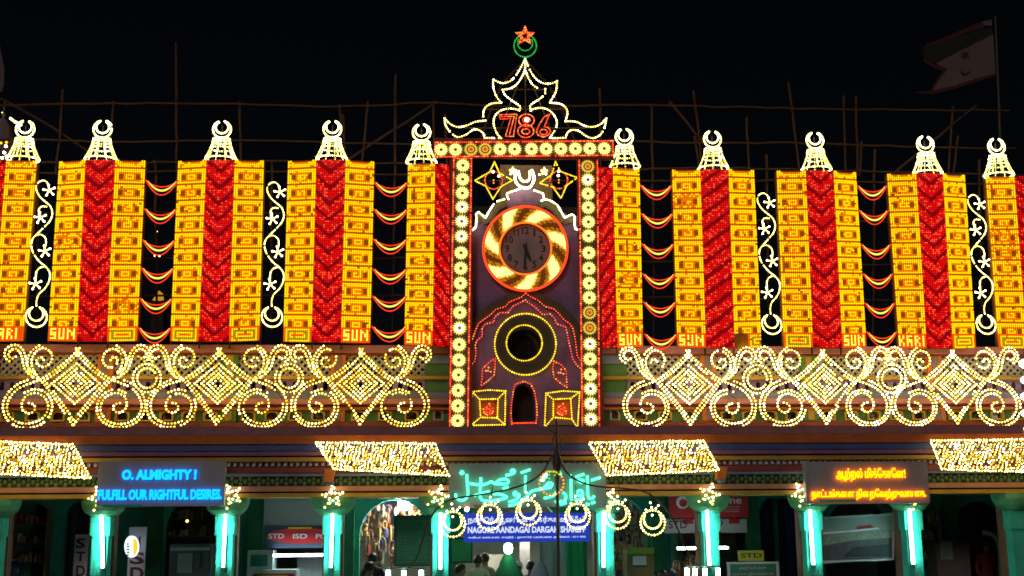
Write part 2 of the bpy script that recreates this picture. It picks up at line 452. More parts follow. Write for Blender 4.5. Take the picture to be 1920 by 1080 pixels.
ribbon([(x - 4, y - 6) for x, y in ARCH_L], 0.085, -0.17, -0.1, OLIVE, 'arch_moulding'); ribbon([(x + 4, y - 6) for x, y in ARCH_R], 0.085, -0.17, -0.1, OLIVE, 'arch_moulding')
STEP_L = zoomed([(120, 1015), (160, 980), (170, 850), (160, 810), (195, 775), (290, 850), (350, 745), (400, 670), (450, 630), (545, 600)], 870, 290, 7.2)
STEP_R = zoomed([(1050, 620), (1100, 600), (1180, 625), (1260, 680), (1310, 770), (1360, 850), (1460, 805), (1495, 830), (1490, 950), (1510, 1010), (1550, 1015)], 870, 290, 7.2)
ribbon([(x + 4, y + 8) for x, y in STEP_L[2:]], 0.07, -0.15, -0.1, OLIVE, 'gable_moulding'); ribbon([(x - 4, y + 8) for x, y in STEP_R[:-3]], 0.07, -0.15, -0.1, OLIVE, 'gable_moulding')
# brown niche block behind the crescent, side niches
a = Acc(); p0, p1 = P(938, 374, 0.5), P(1034, 313, 0.5); a.box(p0[0], p1[0], 0.4, 0.9, p0[2] - .1, p1[2]); part('niche_block', a, STONE, bld)
for x0, x1 in ((885, 948), (1022, 1088)):
    h = [tuple(P(x, y, -0.2)[[0, 2]]) for x, y in ((x0 + 14, 783), (x1 - 14, 783), (x1 - 14, 750), (x0 + 14, 750))]
    a = Acc(); a.prism([tuple(P(x, y, -0.2)[[0, 2]]) for x, y in ((x0, 797), (x1, 797), (x1, 732), (x0, 732))], -0.2, -0.1, [h]); nb = part('niche_frame', a, PLUM, bld)
    a = Acc(); a.prism([(u * 1.0, z) for u, z in h], -0.125, -0.115); part('niche_panel', a, ORANGE, nb)

# ---------------------------------------------------------------- veranda pillars
PILL = [-8, 192, 424, 624, 826, 1134, 1330, 1521, 1708, 1906]
zb = Z(930, -0.7)
for x in PILL:
    u = U(x, 1000, -0.4); c = (u, -0.4, 0)
    k = mpp(-0.4)
    a = Acc(); a.lathe([(14 * k, 0.3), (14 * k, Z(999, -.4))], c, sq=4); pl = part('pillar', a, TEAL, bld)
    a = Acc(); a.box(u - 18 * k, u + 18 * k, -0.26, -0.02, 0.3, zb); part('pier_back', a, paint('pillar_edge', (0.22, 0.10, 0.06), 0.7), pl)
    a = Acc(); a.lathe([(17 * k, Z(999, -.4)), (17 * k, Z(964, -.4))], c, sq=4); part('pillar_neck', a, TEAL, pl)
    a = Acc(); a.lathe([(18 * k, Z(965, -.4)), (26 * k, Z(961, -.4)), (34 * k, Z(953, -.4)), (39 * k, Z(942, -.4)), (40 * k, Z(934, -.4)), (40 * k, zb - .003)], c, 28)
    part('capital', a, paint('capital_green', (0.10, 0.30, 0.14), 0.8, 0.35, 3, 0.4), pl, smooth=False)

# ---------------------------------------------------------------- veranda rear wall with openings
D3 = 3.0
def rect(x0, y0, x1, y1, d=D3): 
    a_, b_ = P(x0, y1, d), P(x1, y0, d); return [(a_[0], a_[2]), (b_[0], a_[2]), (b_[0], b_[2]), (a_[0], b_[2])]
def parch(x0, x1, ytop, d=D3):
    u0, u1 = U(x0, 1000, d), U(x1, 1000, d); zt = Z(ytop, d); return arch((u0 + u1) / 2, 0.32, u1 - u0, zt - 0.32, 14)
op = [parch(-120, -20, 940), parch(27, 92, 938), parch(118, 166, 936), parch(308, 404, 934), parch(497, 608, 931), parch(674, 806, 936), parch(860, 1062, 925), parch(1100, 1214, 932),
      parch(1258, 1402, 926), parch(1424, 1506, 930), parch(1544, 1682, 940), parch(1788, 1892, 945)]
zc = zb + 0.06
a = Acc(); a.prism([(UL, 0.3), (UR, 0.3), (UR, zc), (UL, zc)], D3, D3 + 0.25, op); part('veranda_wall', a, TEAL, bld)
a = Acc(); a.box(UL, UR, 6.5, 6.7, 0.3, zc); part('rear_wall', a, paint('rear_wall', (0.50, 0.48, 0.42), 0.8), bld)
for x in (48, 290, 478, 650, 845, 1080, 1235, 1412, 1525, 1700, 1785):        # pilasters in front of the rear wall of the veranda
    u = U(x, 1000, D3 - .1); a = Acc(); a.box(u - .15, u + .15, D3 - 0.12, D3 - .002, 0.3, zc); part('pilaster', a, paint('pilaster_green', (0.02, 0.26, 0.13), 0.6), bld)
for x in (110, 292, 640, 1245, 1415, 1690):                                     # partitions between the shops
    u = U(x, 1000, 5); a = Acc(); a.box(u - .05, u + .05, D3 + .25, 6.5, 0.3, zc); part('shop_partition', a, TEALDK, bld)
a = Acc(); u = U(-20, 1000, 3); 
a.box(UL, UL + .2, -0.3, 6.5, .3, zc); a.box(UR - .2, UR, -.3, 6.5, .3, zc); part('end_wall', a, TEALDK, bld)

# ================================================================ bamboo scaffold behind the lights
BAMBOO = paint('bamboo', (0.075, 0.028, 0.012), 0.7, 0.3, 4)
scaf = thing('scaffold', 'tied bamboo pole scaffold rising into the dark behind the light panels', 'scaffold', (0, 1.0, Z(690)))
HP = [[(-60, 198), (160, 194), (330, 193), (480, 196), (640, 199), (815, 192), (925, 199), (1060, 201)], [(1030, 198), (1225, 197), (1480, 203), (1700, 206), (1895, 207)],
      [(-60, 262), (60, 262), (215, 266), (280, 264), (480, 263), (640, 268), (820, 271)], [(1140, 262), (1300, 268), (1500, 268), (1700, 275), (1905, 278)],
      [(60, 305), (220, 306), (480, 302), (840, 308)], [(1130, 318), (1400, 316), (1980, 330)],
      [(-60, 326), (300, 322), (560, 322), (850, 330)], [(1130, 341), (1400, 338), (1980, 348)], [(-60, 402), (400, 398), (850, 404)], [(1130, 410), (1980, 420)], [(-60, 486), (850, 484)], [(1130, 490), (1980, 500)],
      [(-60, 556), (850, 553)], [(1130, 556), (1980, 566)]]
VP_ = [[(118, 168), (104, 330)], [(213, 190), (204, 330)], [(330, 80), (333, 620)], [(450, 190), (452, 330)], [(636, 195), (652, 330)], [(643, 215), (648, 300)], [(690, 190), (676, 330)], [(742, 140), (736, 640)],
       [(812, 190), (814, 330)], [(1124, 165), (1126, 330)], [(1222, 195), (1226, 640)], [(1300, 170), (1320, 330)], [(1302, 255), (1312, 330)], [(1400, 220), (1405, 330)], [(1478, 155), (1500, 330)], [(1582, 180), (1586, 330)], [(1605, 180), (1608, 330)], [(1615, 265), (1612, 330)],
       [(1640, 280), (1636, 640)], [(1787, 200), (1778, 330)], [(1796, 255), (1786, 330)], [(72, 290), (68, 620)], [(510, 300), (508, 620)], [(1437, 290), (1442, 620)], [(1836, 300), (1842, 620)], [(290, 300), (296, 640)],
       [(835, 215), (838, 330)], [(940, 160), (985, 112)], [(985, 112), (1030, 160)]]
DP = [[(-10, 180), (60, 215), (175, 290)], [(652, 300), (820, 190)], [(1255, 190), (1345, 300)], [(1670, 330), (1830, 198)], [(1300, 268), (1335, 245)], [(940, 160), (900, 262)], [(1030, 160), (1078, 262)]]
for L, dd, r in ((HP, 0.95, 0.021), (VP_, 1.05, 0.026), (DP, 1.12, 0.027)):
    for i, p in enumerate(L):
        p = px_path(p, dd + 0.013 * (i % 3)); q = smooth_path(p, 6)
        q = resample(q, 0.35); q[1:-1] += rng.normal(0, 0.008, q[1:-1].shape)
        a = Acc(); a.tube(q, r * np.linspace(1.1, 0.85, len(q)), 0, 7); part('pole', a, BAMBOO, scaf, smooth=True)

# ================================================================ light sources
PALE = glow('bulb_pale', (1, 0.84, 0.27), 6.0); YEL = glow('bulb_yellow', (1, 0.74, 0.10), 4.0); AMB = glow('bulb_amber', (1, 0.50, 0.02), 2.2); WHT = glow('bulb_white', (1, 0.90, 0.55), 10.0)
WIRE = paint('wire', (0.03, 0.025, 0.02), 0.6, 0.2, bump=0)
LAMPS = [PALE, YEL, AMB, WHT, WIRE]
RED = glow('bulb_red', (1, 0.06, 0.02), 2.2); ORED = glow('bulb_orange_red', (1, 0.22, 0.04), 2.6)
REDS = [RED, ORED, WIRE]
GOLD = glow('bulb_gold', (1, 0.62, 0.01), 2.2); GOLDS = [GOLD, glow('bulb_gold_bright', (1, 0.68, 0.05), 2.4), WIRE]
# panel bulbs: yellow, orange, dim orange, dead with a faint added glow, red, green, pale
PB = [glow('panel_yellow', (1, 0.50, 0.001), 1.95, False), glow('panel_orange', (1, 0.205, 0.0), 1.15, False), glow('panel_dim', (0.8, 0.17, 0.0), 0.65, False), glow('panel_brown', (0.5, 0.16, 0.0), 0.5, False),
      glow('panel_red', (1, 0.085, 0.0), 1.3, False), glow('panel_green', (0.45, 0.5, 0.02), 0.7, False), glow('panel_pale', (1, 0.70, 0.06), 2.2, False)]
RB = [glow('strip_red', (0.95, 0.004, 0.004), 1.15, False), glow('strip_bright', (1, 0.06, 0.02), 1.8, False), glow('strip_dark', (0.42, 0.0, 0.004), 0.8, False), glow('strip_pink', (1, 0.02, 0.05), 0.75, False)]
BOARD_Y = paint('yellow_board', (0.34, 0.13, 0.01), 0.6, 0.2, bump=0); BOARD_R = paint('red_board', (0.30, 0.012, 0.012), 0.6, 0.2, bump=0)
BLOCK = ["dddddddddddddd", "YYYYYYYYYYYYYY", "YYYYYYYYYYYYYY", "YYOOOOOOOOOOYY", "YYDDOYYYYODDYY", "YYDDOYOOYODDYY", "YYDDOYYYYODDYY", "YYOOOOOOOOOOYY", "YYYYYYYYYYYYYY"]
CREN = ["YY..........YY", "YYYOOOOOOOOYYY", "YYYYYYYYYYYYYY", "YOYYYYYYYYYYOY"]
F5 = {'S': ["###", "#..", "###", "..#", "###"], 'U': ["#.#", "#.#", "#.#", "#.#", "###"], 'N': ["#..#", "##.#", "#.##", "#..#", "#..#"], 'K': ["#.#", "#.#", "##.", "#.#", "#.#"], 'A': ["###", "#.#", "###", "#.#", "#.#"], 'R': ["##.", "#.#", "##.", "#.#", "#.#"], 'I': ["#"] * 5}
def word(w):
    rows = [''.join(F5[c][r] + 'R' for c in w)[:-1].replace('#', 'P').replace('.', 'R') for r in range(5)]
    n = 14; out = ['R' * n]
    for r in rows:
        L = (n - len(r)) // 2; out.append('R' * L + r + 'R' * (n - L - len(r)))
    out.insert(3, out[3]); return out + ['R' * n]
RECT = ["RRRRRRRRRRRRRR", "RYYYYYYYYYYYYR", "RYGGGGGGGGGGYR", "RYGYYYYYYYYGYR", "RYGYRRRRRRYGYR", "RYGYYYYYYYYGYR", "RYGGGGGGGGGGYR", "RYYYYYYYYYYYYR"]
HALF = [r[:1].replace('R', '.') + '......' + r[:7] for r in RECT]
KEY = {'Y': 0, 'O': 1, 'd': 2, 'D': 3, 'R': 4, 'G': 5, 'P': 6}
def quad(q, s, t):
    s = np.asarray(s)[..., None]; t = np.asarray(t)[..., None]
    return q[0] * (1 - s) * (1 - t) + q[1] * s * (1 - t) + q[2] * (1 - s) * t + q[3] * s * t
def board(q, back, mat, nm, parent, lab=None):
    a = Acc(); f = [q[0], q[1], q[3], q[2]]; o = np.array([0, 0.03, 0]); a.hexa([p + o for p in f], [p + o + np.array([0, back, 0]) for p in f]); return part(nm, a, mat, parent, lab)
NR = 100
def yellow_panel(root, q, letter):
    pn = board(q, 0.05, BOARD_Y, 'side_panel', root)
    rows = list(CREN); cuts = [(0, 4)]; k = 4
    while k < NR - 8:
        h = min(9, NR - 8 - k); rows += BLOCK[:h]; cuts.append((k, k + h)); k += h
    rows += letter; cuts.append((NR - 8, NR))
    for ci, (r0, r1) in enumerate(cuts):
        a = Acc(); pts = []; mi = []; weak = rng.random() < .03; dcol = rng.integers(0, 14) if rng.random() < .05 else -1
        for r in range(r0, r1):
            for c in range(14):
                ch = rows[r][c]
                if ch == '.' : continue
                m = KEY[ch]
                if ch in 'YO' and rng.random() < 0.05: m = 1 - m
                if weak and m == 0 and rng.random() < .4: m = 1
                if c == dcol and m < 2: m = 2
                if rng.random() < 0.008: m = 3
                pts.append(((c + 0.5) / 14, (r + 0.5) / NR)); mi.append(m)
        pts = np.array(pts)
        a.bulbs(quad(q, pts[:, 0], pts[:, 1]), np.array([0.0205, 0.013, 0.0225]), np.array(mi), octa=True)
        part('letter_block' if r0 == NR - 8 else ('crest_block' if r0 == 0 else 'light_block'), a, PB, pn, kind='stuff')
def red_panel(root, q, ncol, mode):
    pn = board(q, 0.05, BOARD_R, 'centre_panel', root)
    c, r = np.meshgrid(np.arange(ncol), np.arange(NR)); c = c.ravel(); r = r.ravel()
    s = (c + 0.5) / ncol; x = s * 52
    y = r * 3.4
    ph = {'v': y - (26 - np.abs(x - 26)) * 0.95, '/': y + x * 0.75, '\\': y - x * 0.75}[mode]
    w = (ph / 30.5 + 0.25 + 0.02 * rng.normal(size=len(x))) % 1
    m = np.where(w < 0.30, 2, np.where(rng.random(len(x)) < 0.27, 1, 0)); m = np.where((w > 0.9) & (rng.random(len(x)) < .5), 3, m)
    a = Acc(); a.bulbs(quad(q, s, (r + 0.5) / NR), np.array([0.0195, 0.012, 0.0165]), m, octa=True)
    part('chevron_bulbs', a, RB, pn, kind='stuff')
GC, GE = -0.45, -0.12
SUN, KARI, ARI = word('SUN'), word('KARI'), word('ARI')
SUNB = SUN
# columns: list of fold edges (x top, y top, x bottom, y bottom, depth), and the panels between them
COLS = [
 ('first light column, cut off by the left edge of the picture', [(-48, 306, -78, 641, GE), (11, 300, -14, 640, GC), (69, 301, 43, 639, GE)], ['v', ARI]),
 ('second light column, below the crescent dome that misses a piece', [(111, 303, 89, 639, GE), (160, 299, 144, 640, GC), (216, 299, 200, 640, GC), (273, 301, 257, 639, GE)], [SUN, 'v', RECT]),
 ('third light column, with a framed block under both golden wings', [(334, 302, 319, 639, GE), (387, 299, 372, 640, GC), (440, 299, 429, 640, GC), (495, 301, 486, 638, GE)], [RECT, 'v', RECT]),
 ('fourth light column, SUN only under its right wing', [(540, 302, 531, 640, GE), (593, 299, 584, 641, GC), (648, 299, 639, 642, GC), (702, 303, 694, 643, GE)], [RECT, 'v', SUN]),
 ('narrow light column whose red strip runs behind the left rosette post', [(765, 307, 758, 646, GE), (816, 305, 811, 648, GC), (846, 310, 842, 651, -0.3)], [SUN, '\\']),
 ('narrow light column whose red strip runs behind the right rosette post', [(1120, 314, 1126, 653, -0.3), (1149, 313, 1158, 651, GC), (1199, 316, 1206, 650, GE)], ['/', SUN]),
 ('light column with one dark dead corner block and slanting red stripes', [(1260, 318, 1270, 651, GE), (1313, 317, 1324, 652, GC), (1366, 317, 1378, 653, GC), (1414, 319, 1428, 651, GE)], [SUN, '/', HALF]),
 ('eighth light column, framed block left and SUN right at its foot', [(1456, 320, 1470, 650, GE), (1511, 319, 1525, 651, GC), (1563, 320, 1580, 652, GC), (1605, 323, 1625, 651, GE)], [RECT, 'v', SUN]),
 ('light column with KARI spelled under its left golden wing', [(1663, 326, 1686, 652, GE), (1718, 324, 1738, 653, GC), (1768, 325, 1787, 653, GC), (1809, 328, 1830, 652, GE)], [KARI, 'v', RECT]),
 ('last light column, cut off by the right edge of the picture', [(1848, 331, 1873, 652, GE), (1902, 330, 1926, 653, GC), (1960, 330, 1986, 653, GC)], [RECT, 'v'])]
for lab, ed, pn in COLS:
    top = [P(e[0], e[1], e[4]) for e in ed]; bot = [P(e[2], e[3], e[4]) for e in ed]
    root = thing('light_column', lab, 'light panel', (float(np.mean([b[0] for b in bot])), -0.2, min(b[2] for b in bot)), 'folded golden and red light columns along the roof')
    for i, k in enumerate(pn):
        q = [top[i], top[i + 1], bot[i], bot[i + 1]]
        if isinstance(k, str): red_panel(root, q, 14 if ed[i + 1][0] - ed[i][0] > 40 else 8, k)
        else: yellow_panel(root, q, k)
    a = Acc()
    for t, b in zip(top, bot): a.tube([t + np.array([0, .1, -.02]), b + np.array([0, .1, -0.12])], 0.02, 0, 5)
    part('frame_batten', a, BAMBOO, root)

# ---------------------------------------------------------------- crescent domes on the columns
def dome(lab, base):
    t = thing('crescent_dome', lab, 'light ornament', base, 'white crescent domes on top of the light columns')
    b = np.asarray(base, float)
    def ring(a, r, h, n, rr=0.021):
        th = np.arange(n) * 2 * math.pi / n + rng.random()
        a.bulbs(np.column_stack([b[0] + r * np.cos(th), b[1] + r * np.sin(th) * 0.8, b[2] + h + 0 * th]), rr * rng.uniform(.85, 1.15, n), rng.choice([0, 0, 1, 3], n))
    prof = [(0.285, 0.03), (0.25, 0.10), (0.215, 0.18), (0.185, 0.26), (0.165, 0.33), (0.155, 0.39)]
    a = Acc()
    ring(a, 0.29, 0.0, 44, .0165); ring(a, 0.20, 0.21, 26, .015); ring(a, 0.165, 0.345, 24, .0165); ring(a, 0.155, 0.395, 22, .0165)
    for k in range(10):
        an = 2 * math.pi * (k + .25) / 10; pr = resample(np.array(prof), 0.036)
        a.bulbs(np.column_stack([b[0] + pr[:, 0] * math.cos(an), b[1] + pr[:, 0] * math.sin(an) * .8, b[2] + pr[:, 1]]), 0.0145, rng.choice([0, 0, 1, 1], len(pr)))
        a.tube(np.column_stack([b[0] + (pr[:, 0] - .02) * math.cos(an), b[1] + (pr[:, 0] - .02) * math.sin(an) * .8, b[2] + pr[:, 1]]), 0.008, 4, 4)
    part('dome', a, LAMPS, t, kind='stuff')
    a = Acc(); cz = b[2] + 0.595
    def arc(r, cc, a0, a1, rr, mats):
        th = np.radians(np.linspace(a0, a1, int(abs(a1 - a0) / 360 * 2 * math.pi * r / 0.024)))
        a.bulbs(np.column_stack([b[0] + r * np.cos(th), b[1] + 0 * th, cc + r * np.sin(th)]), rr, rng.choice(mats, len(th)))
    gap = rng.integers(-6, 7)
    arc(0.168, cz, 112 + gap, 428 + gap - (60 if 'misses' in lab else 0), 0.018, [3, 0, 0, 1]); arc(0.118, cz + 0.04, 122, 418, 0.017, [3, 0, 0])
    if 'misses' in lab: arc(0.168, cz, 392, 425, 0.026, [3])
    part('crescent', a, LAMPS, t, kind='stuff')
    a = Acc(); a.tube([(b[0], b[1] + .04, b[2] + .3), (b[0], b[1] + .04, b[2] + .68)], 0.01, 0, 5); part('mast', a, WIRE, t)
for (x, y, d), lab in zip([(43, 300, -.3), (189, 300, -.3), (414, 300, -.3), (622, 299, -.3), (790, 305, -.3), (1172, 313, -.3), (1338, 317, -.3), (1531, 319, -.3), (1739, 326, -.3), (1873, 330, -.3)],
    ['leftmost white crescent dome, above the cut off left light column', 'white crescent dome whose ring misses a piece on its right', 'white crescent dome above the column with framed blocks under both wings', 'white crescent dome in front of a diagonal bamboo pole, left of the 786 crown', 'white crescent dome touching the left end of the rosette beam',
     'white crescent dome at the right end of the rosette beam', 'white crescent dome above the column with a dead corner block', 'white crescent dome halfway between clock tower and right edge', 'white crescent dome above the column marked KARI', 'rightmost white crescent dome, below the flag pole']):
    dome(lab, P(x, y - 1, d))

# ---------------------------------------------------------------- hanging crescent garlands between the columns
RTUBE = glow('red_rope_light', (1, 0.035, 0.01), 1.7); YTUBE = glow('yellow_rope_light', (0.95, 0.78, 0.09), 1.4)
def garland(u0, u1):
    w = u1 - u0; t = np.linspace(0, 1, 25); par = 4 * t * (1 - t)
    base = np.array([u0, 0, 0])
    o = thing('crescent_garland', 'x', 'garland light', base, 'red and yellow crescent garlands strung between the light columns')
    def tub(nm, sag, inset, r, m):
        x = u0 + w * (inset + (1 - 2 * inset) * t); a = Acc(); a.tube(np.column_stack([x, 0 * x, -sag * par - 0.02 * inset / 0.08 * (sag < .25)]), r, 0, 6); part(nm, a, m, o, smooth=True)
    tub('red_tube', 0.13, 0.0, 0.0095, RTUBE); tub('red_tube', 0.29, 0.01, 0.0095, RTUBE)
    ts = np.sin(math.pi * t); tub('yellow_tube', 0.185, 0.07, 0.008 + 0.011 * ts, YTUBE)
    return o
GAPS = [((273, 335), (338, 391, 450, 502, 559, 614), 'second and third light columns'), ((701, 766), (341, 392, 448, 504, 555, 612), 'fourth and fifth light columns'),
        ((1200, 1261), (347, 400, 457, 513, 566, 626), 'sixth and seventh light columns'), ((1607, 1663), (348, 394, 458, 513, 568, 622), 'eighth and ninth light columns')]
ORD = ['topmost', 'second highest', 'third highest', 'third lowest', 'second lowest', 'lowest']
for (x0, x1), ys, where in GAPS:
    u0, u1 = U(x0, ys[0], -0.15), U(x1, ys[0], -0.15)
    proto = garland(u0, u1)
    for i, y in enumerate(ys):
        o = proto if i == 0 else copy_tree(proto)
        put(o, (u0, -0.15, Z(y, -0.15, (x0 + x1) / 2)), f'{ORD[i]} of the red and yellow crescents between the {where}')

# ---------------------------------------------------------------- vines of white light
def vine():
    Kz = 3.278
    loc = lambda pts: np.array([((x - 97 - 0.0763 * (930 - y)) / Kz * 0.01, 0, -(y - 930) / Kz * 0.01) for x, y in pts])
    t = thing('vine_light', 'x', 'vine light', (0, 0, 0), 'white flower vines of light between the columns')
    a = Acc()
    def st(pts, r=0.0145): string(a, loc(pts), 0.031, r, [0, 0, 0, 1, 1], 4, sm=6, drop=.03)
    st([(180, 108), (165, 85), (140, 80), (112, 100), (105, 135), (125, 180), (160, 215), (190, 245), (200, 290), (185, 335), (155, 370)])
    st([(140, 385), (105, 420), (80, 450), (72, 490), (85, 540), (120, 590), (155, 620), (180, 660), (175, 710), (150, 755), (115, 790), (100, 830), (99, 862)])
    st([(165, 245), (135, 245), (120, 265), (120, 305)]); st([(105, 425), (130, 421), (155, 440), (160, 470), (153, 505)]); st([(152, 620), (122, 628), (101, 655), (95, 705)])
    part('stem', a, LAMPS, t, kind='stuff')
    for x, y in ((183, 142), (128, 315), (152, 525), (95, 728)):
        a = Acc(); c = loc([(x, y)])[0]
        for k in range(5):
            an = math.radians(90 + 72 * k + 10)
            for r in (0.035, 0.07, 0.105): a.bulbs([c + np.array([r * math.cos(an), 0, r * math.sin(an)])], 0.0155 + .004 * (r > .1), 0 if r < .1 else 3)
        a.bulbs([c], 0.024, 1); part('flower', a, LAMPS, t, kind='stuff')
    a = Acc()
    for r, cy, a0, a1 in ((62, 930, 110, 430), (42, 912, 128, 412)):
        string(a, loc(circle_px(97, cy, r, r, 40, a0, a1)), 0.029, 0.0165, [0, 0, 0, 1], None)
    part('crescent', a, LAMPS, t, kind='stuff')
    return t
v0 = vine()
for i, ((x, y), lab) in enumerate(zip([(68, 594), (510, 594), (1447, 608), (1849, 608)], ['leftmost white flower vine, between the first and second light columns', 'white flower vine between the third and fourth light columns', 'white flower vine right of the column with a dead block', 'rightmost white flower vine, beside the last light column'])):
    o = v0 if i == 0 else copy_tree(v0)
    put(o, P(x, y, -0.18), lab)

# ================================================================ rosette frame of the tower
def rosette_mesh(kind):
    a = Acc(); n = 34; R = 0.134
    for k in range(n):
        an = 2 * math.pi * k / n; dr = np.array([math.cos(an), 0, math.sin(an)]); tn = np.array([-math.sin(an), 0, math.cos(an)])
        r0 = 0.028 if kind != 1 else 0.075; ln = R * (1 + 0.08 * ((k % 2) * 2 - 1))
        v = [dr * r0, dr * ln, dr * (r0 + ln) / 2 + tn * 0.0115, dr * (r0 + ln) / 2 - tn * 0.0115, dr * (r0 + ln) / 2 + np.array([0, -.016, 0]), dr * (r0 + ln) / 2 + np.array([0, .008, 0])]
        a.add(v, np.array([(0, 2, 4), (2, 1, 4), (1, 3, 4), (3, 0, 4), (2, 0, 5), (1, 2, 5), (3, 1, 5), (0, 3, 5)]), 0 if kind == 0 else (1 if kind == 1 else (0 if k % 2 else 1)))
    if kind == 1:
        for r, m in ((0.05, 1), (0.022, 2)): th = np.arange(14) * 2 * math.pi / 14; a.bulbs(np.column_stack([r * np.cos(th), 0 * th - .005, r * np.sin(th)]), 0.012, m)
    elif kind == 2:
        th = np.arange(18) * 2 * math.pi / 18; a.bulbs(np.column_stack([0.062 * np.cos(th), 0 * th - .005, .062 * np.sin(th)]), 0.017, 3)
    a.bulbs([(0, -0.014, 0)], 0.02 if kind != 2 else 0.03, 4)
    return make_mesh('rosette', a, [glow('rosette_bright', (1, 0.80, 0.17), 2.3), glow('rosette_mid', (0.9, 0.62, 0.06), 1.1), RED, WHT, DKRED], np.zeros(3))
ROS = [rosette_mesh(k) for k in range(3)]
RBOARD = paint('rosette_board', (0.09, 0.065, 0.045), 0.6, 0.3)
def rosette_bar(lab, corners, pts, kinds, d, nm):
    q = [P(x, y, d) for x, y in corners]       # tl tr bl br
    t = thing(nm, lab, 'light bar', np.mean(q, 0) * [1, 1, 0] + [0, 0, min(p[2] for p in q)])
    b = board(q, 0.08, RBOARD, 'board', t)
    a = Acc()
    ring_ = [q[0], q[1], q[3], q[2]]
    w, h = q[1][0] - q[0][0], q[0][2] - q[2][2]
    for i in range(4):
        string(a, [ring_[i], ring_[(i + 1) % 4]], 0.037, 0.0155, [0, 0, 1], None, drop=.03)
        A, B = ring_[i], ring_[(i + 1) % 4]
        a.box(min(A[0], B[0]) - .012, max(A[0], B[0]) + .012, d + .015, d + .04, min(A[2], B[2]) - .012, max(A[2], B[2]) + .012, 2)
    part('border_bulbs', a, [RED, ORED, DKRED], t, kind='stuff')
    for (x, y), k in zip(pts, kinds):
        o = bpy.data.objects.new('rosette', ROS[k]); COL.objects.link(o); o.parent = t; p = P(x, y, d - 0.01); o.location = p - BASE[t]; o.rotation_euler = (0, rng.uniform(0, .3), 0)
    return t
BX = [827, 854, 883, 909.6, 937.5, 965, 996.6, 1024, 1051.6, 1079, 1106, 1133]
rosette_bar('horizontal bar of twelve glowing rosettes across the top of the clock tower', [(816, 267), (1149, 264), (816, 294), (1150, 291)], [(x, 280.5 - i * 0.2) for i, x in enumerate(BX)], [0, 0, 1, 1, 0, 0, 0, 0, 0, 0, 0, 0], -0.5, 'rosette_beam')
YL_ = [310, 336, 362, 388, 415, 443, 474, 503, 531, 558, 586, 615, 646, 675, 703, 732, 761, 789]
rosette_bar('tall rosette post on the left side of the clock', [(851, 297), (884, 297), (843, 804), (877, 804)], [(868 - 10 * (y - 310) / 480, y) for y in YL_], [0, 0, 0, 2, 2, 2, 0, 0, 0, 0, 0, 2, 0, 0, 0, 0, 0, 0], -0.47, 'rosette_post')
YR_ = [312, 337, 363, 389, 416, 442, 474, 503, 531, 558, 586, 615, 645, 673, 702, 729, 757, 786]
rosette_bar('tall rosette post on the right side of the clock, with dimmer rosettes', [(1086, 296), (1120, 296), (1092, 803), (1124, 803)], [(1102 + 6 * (y - 310) / 480, y) for y in YR_], [1, 2, 0, 0, 0, 0, 0, 0, 0, 0, 1, 1, 2, 0, 0, 2, 2, 2], -0.47, 'rosette_post')

# ---------------------------------------------------------------- lotus crown, 786, crescent and star
ZK = 3.724
zz = lambda pts: px_path(zoomed(pts, 800, 30, ZK), -0.5)
t = thing('lotus_crown', 'lotus shaped crown outlined in warm white bulbs above the rosette beam', 'light ornament', P(985, 262, -0.5))
for nm, segs in (('outer_outline', [[(688, 300), (655, 365), (620, 420), (595, 445)], [(582, 456), (530, 468), (467, 445)], [(465, 445), (465, 500), (485, 560), (520, 605)], [(520, 605), (450, 610), (410, 635), (395, 670), (395, 700)], [(410, 730), (340, 738), (280, 765), (220, 778), (165, 755), (125, 715)], [(125, 715), (130, 760), (160, 810), (210, 848), (270, 830), (320, 795), (360, 795), (395, 820), (405, 850)], [(405, 850), (520, 852)],
        [(688, 300), (720, 370), (760, 430), (810, 465), (870, 470), (910, 455)], [(910, 455), (900, 530), (860, 605)], [(860, 605), (930, 612), (970, 640), (983, 680), (970, 730)], [(970, 735), (1040, 740), (1100, 768), (1160, 775), (1215, 755), (1255, 715)], [(1255, 715), (1240, 780), (1210, 830), (1160, 852), (1110, 835), (1060, 800), (1010, 795), (980, 820), (970, 850)], [(970, 850), (860, 852)]]),
        ('inner_outline', [[(688, 330), (685, 380), (665, 430), (630, 480), (590, 505), (530, 515)], [(530, 515), (545, 550), (590, 590), (650, 630), (648, 660)], [(640, 655), (580, 645), (520, 660), (480, 700), (468, 745), (475, 790), (495, 830), (520, 852)], [(690, 385), (710, 435), (740, 480), (785, 510)], [(828, 510), (828, 540)], [(810, 562), (775, 590), (725, 625), (728, 660)], [(728, 655), (790, 640), (850, 655), (890, 695), (908, 740), (900, 790), (865, 845)]])):
    a = Acc()
    for s_ in segs: string(a, zz(s_), 0.047, 0.0175, [0, 0, 1, 3], 4, sm=6, drop=.02, kink=.008)
    part(nm, a, LAMPS, t, kind='stuff')
a = Acc()
for p in ([(985, 112), (985, 262)], [(948, 168), (1022, 168)], [(930, 262), (985, 125)], [(1040, 262), (985, 125)], [(870, 240), (1100, 240)], [(905, 205), (1065, 205)]): a.tube(px_path(p, -0.44), 0.013, 0, 5)
part('frame', a, BAMBOO, t)
t = thing('number_sign', 'red bulb numerals 786 inside the lotus crown', 'light sign', P(985, 258, -0.53))
def strokes(nm, segs, closed=False, r=0.0145):
    a = Acc()
    for s_ in segs: string(a, px_path(s_, -0.53) if not isinstance(s_, np.ndarray) else px_path(s_, -.53), 0.033, r, [0, 0, 1], 2)
    return part(nm, a, REDS, t, kind='stuff')
z2 = lambda pts: zoomed(pts, 800, 30, ZK)
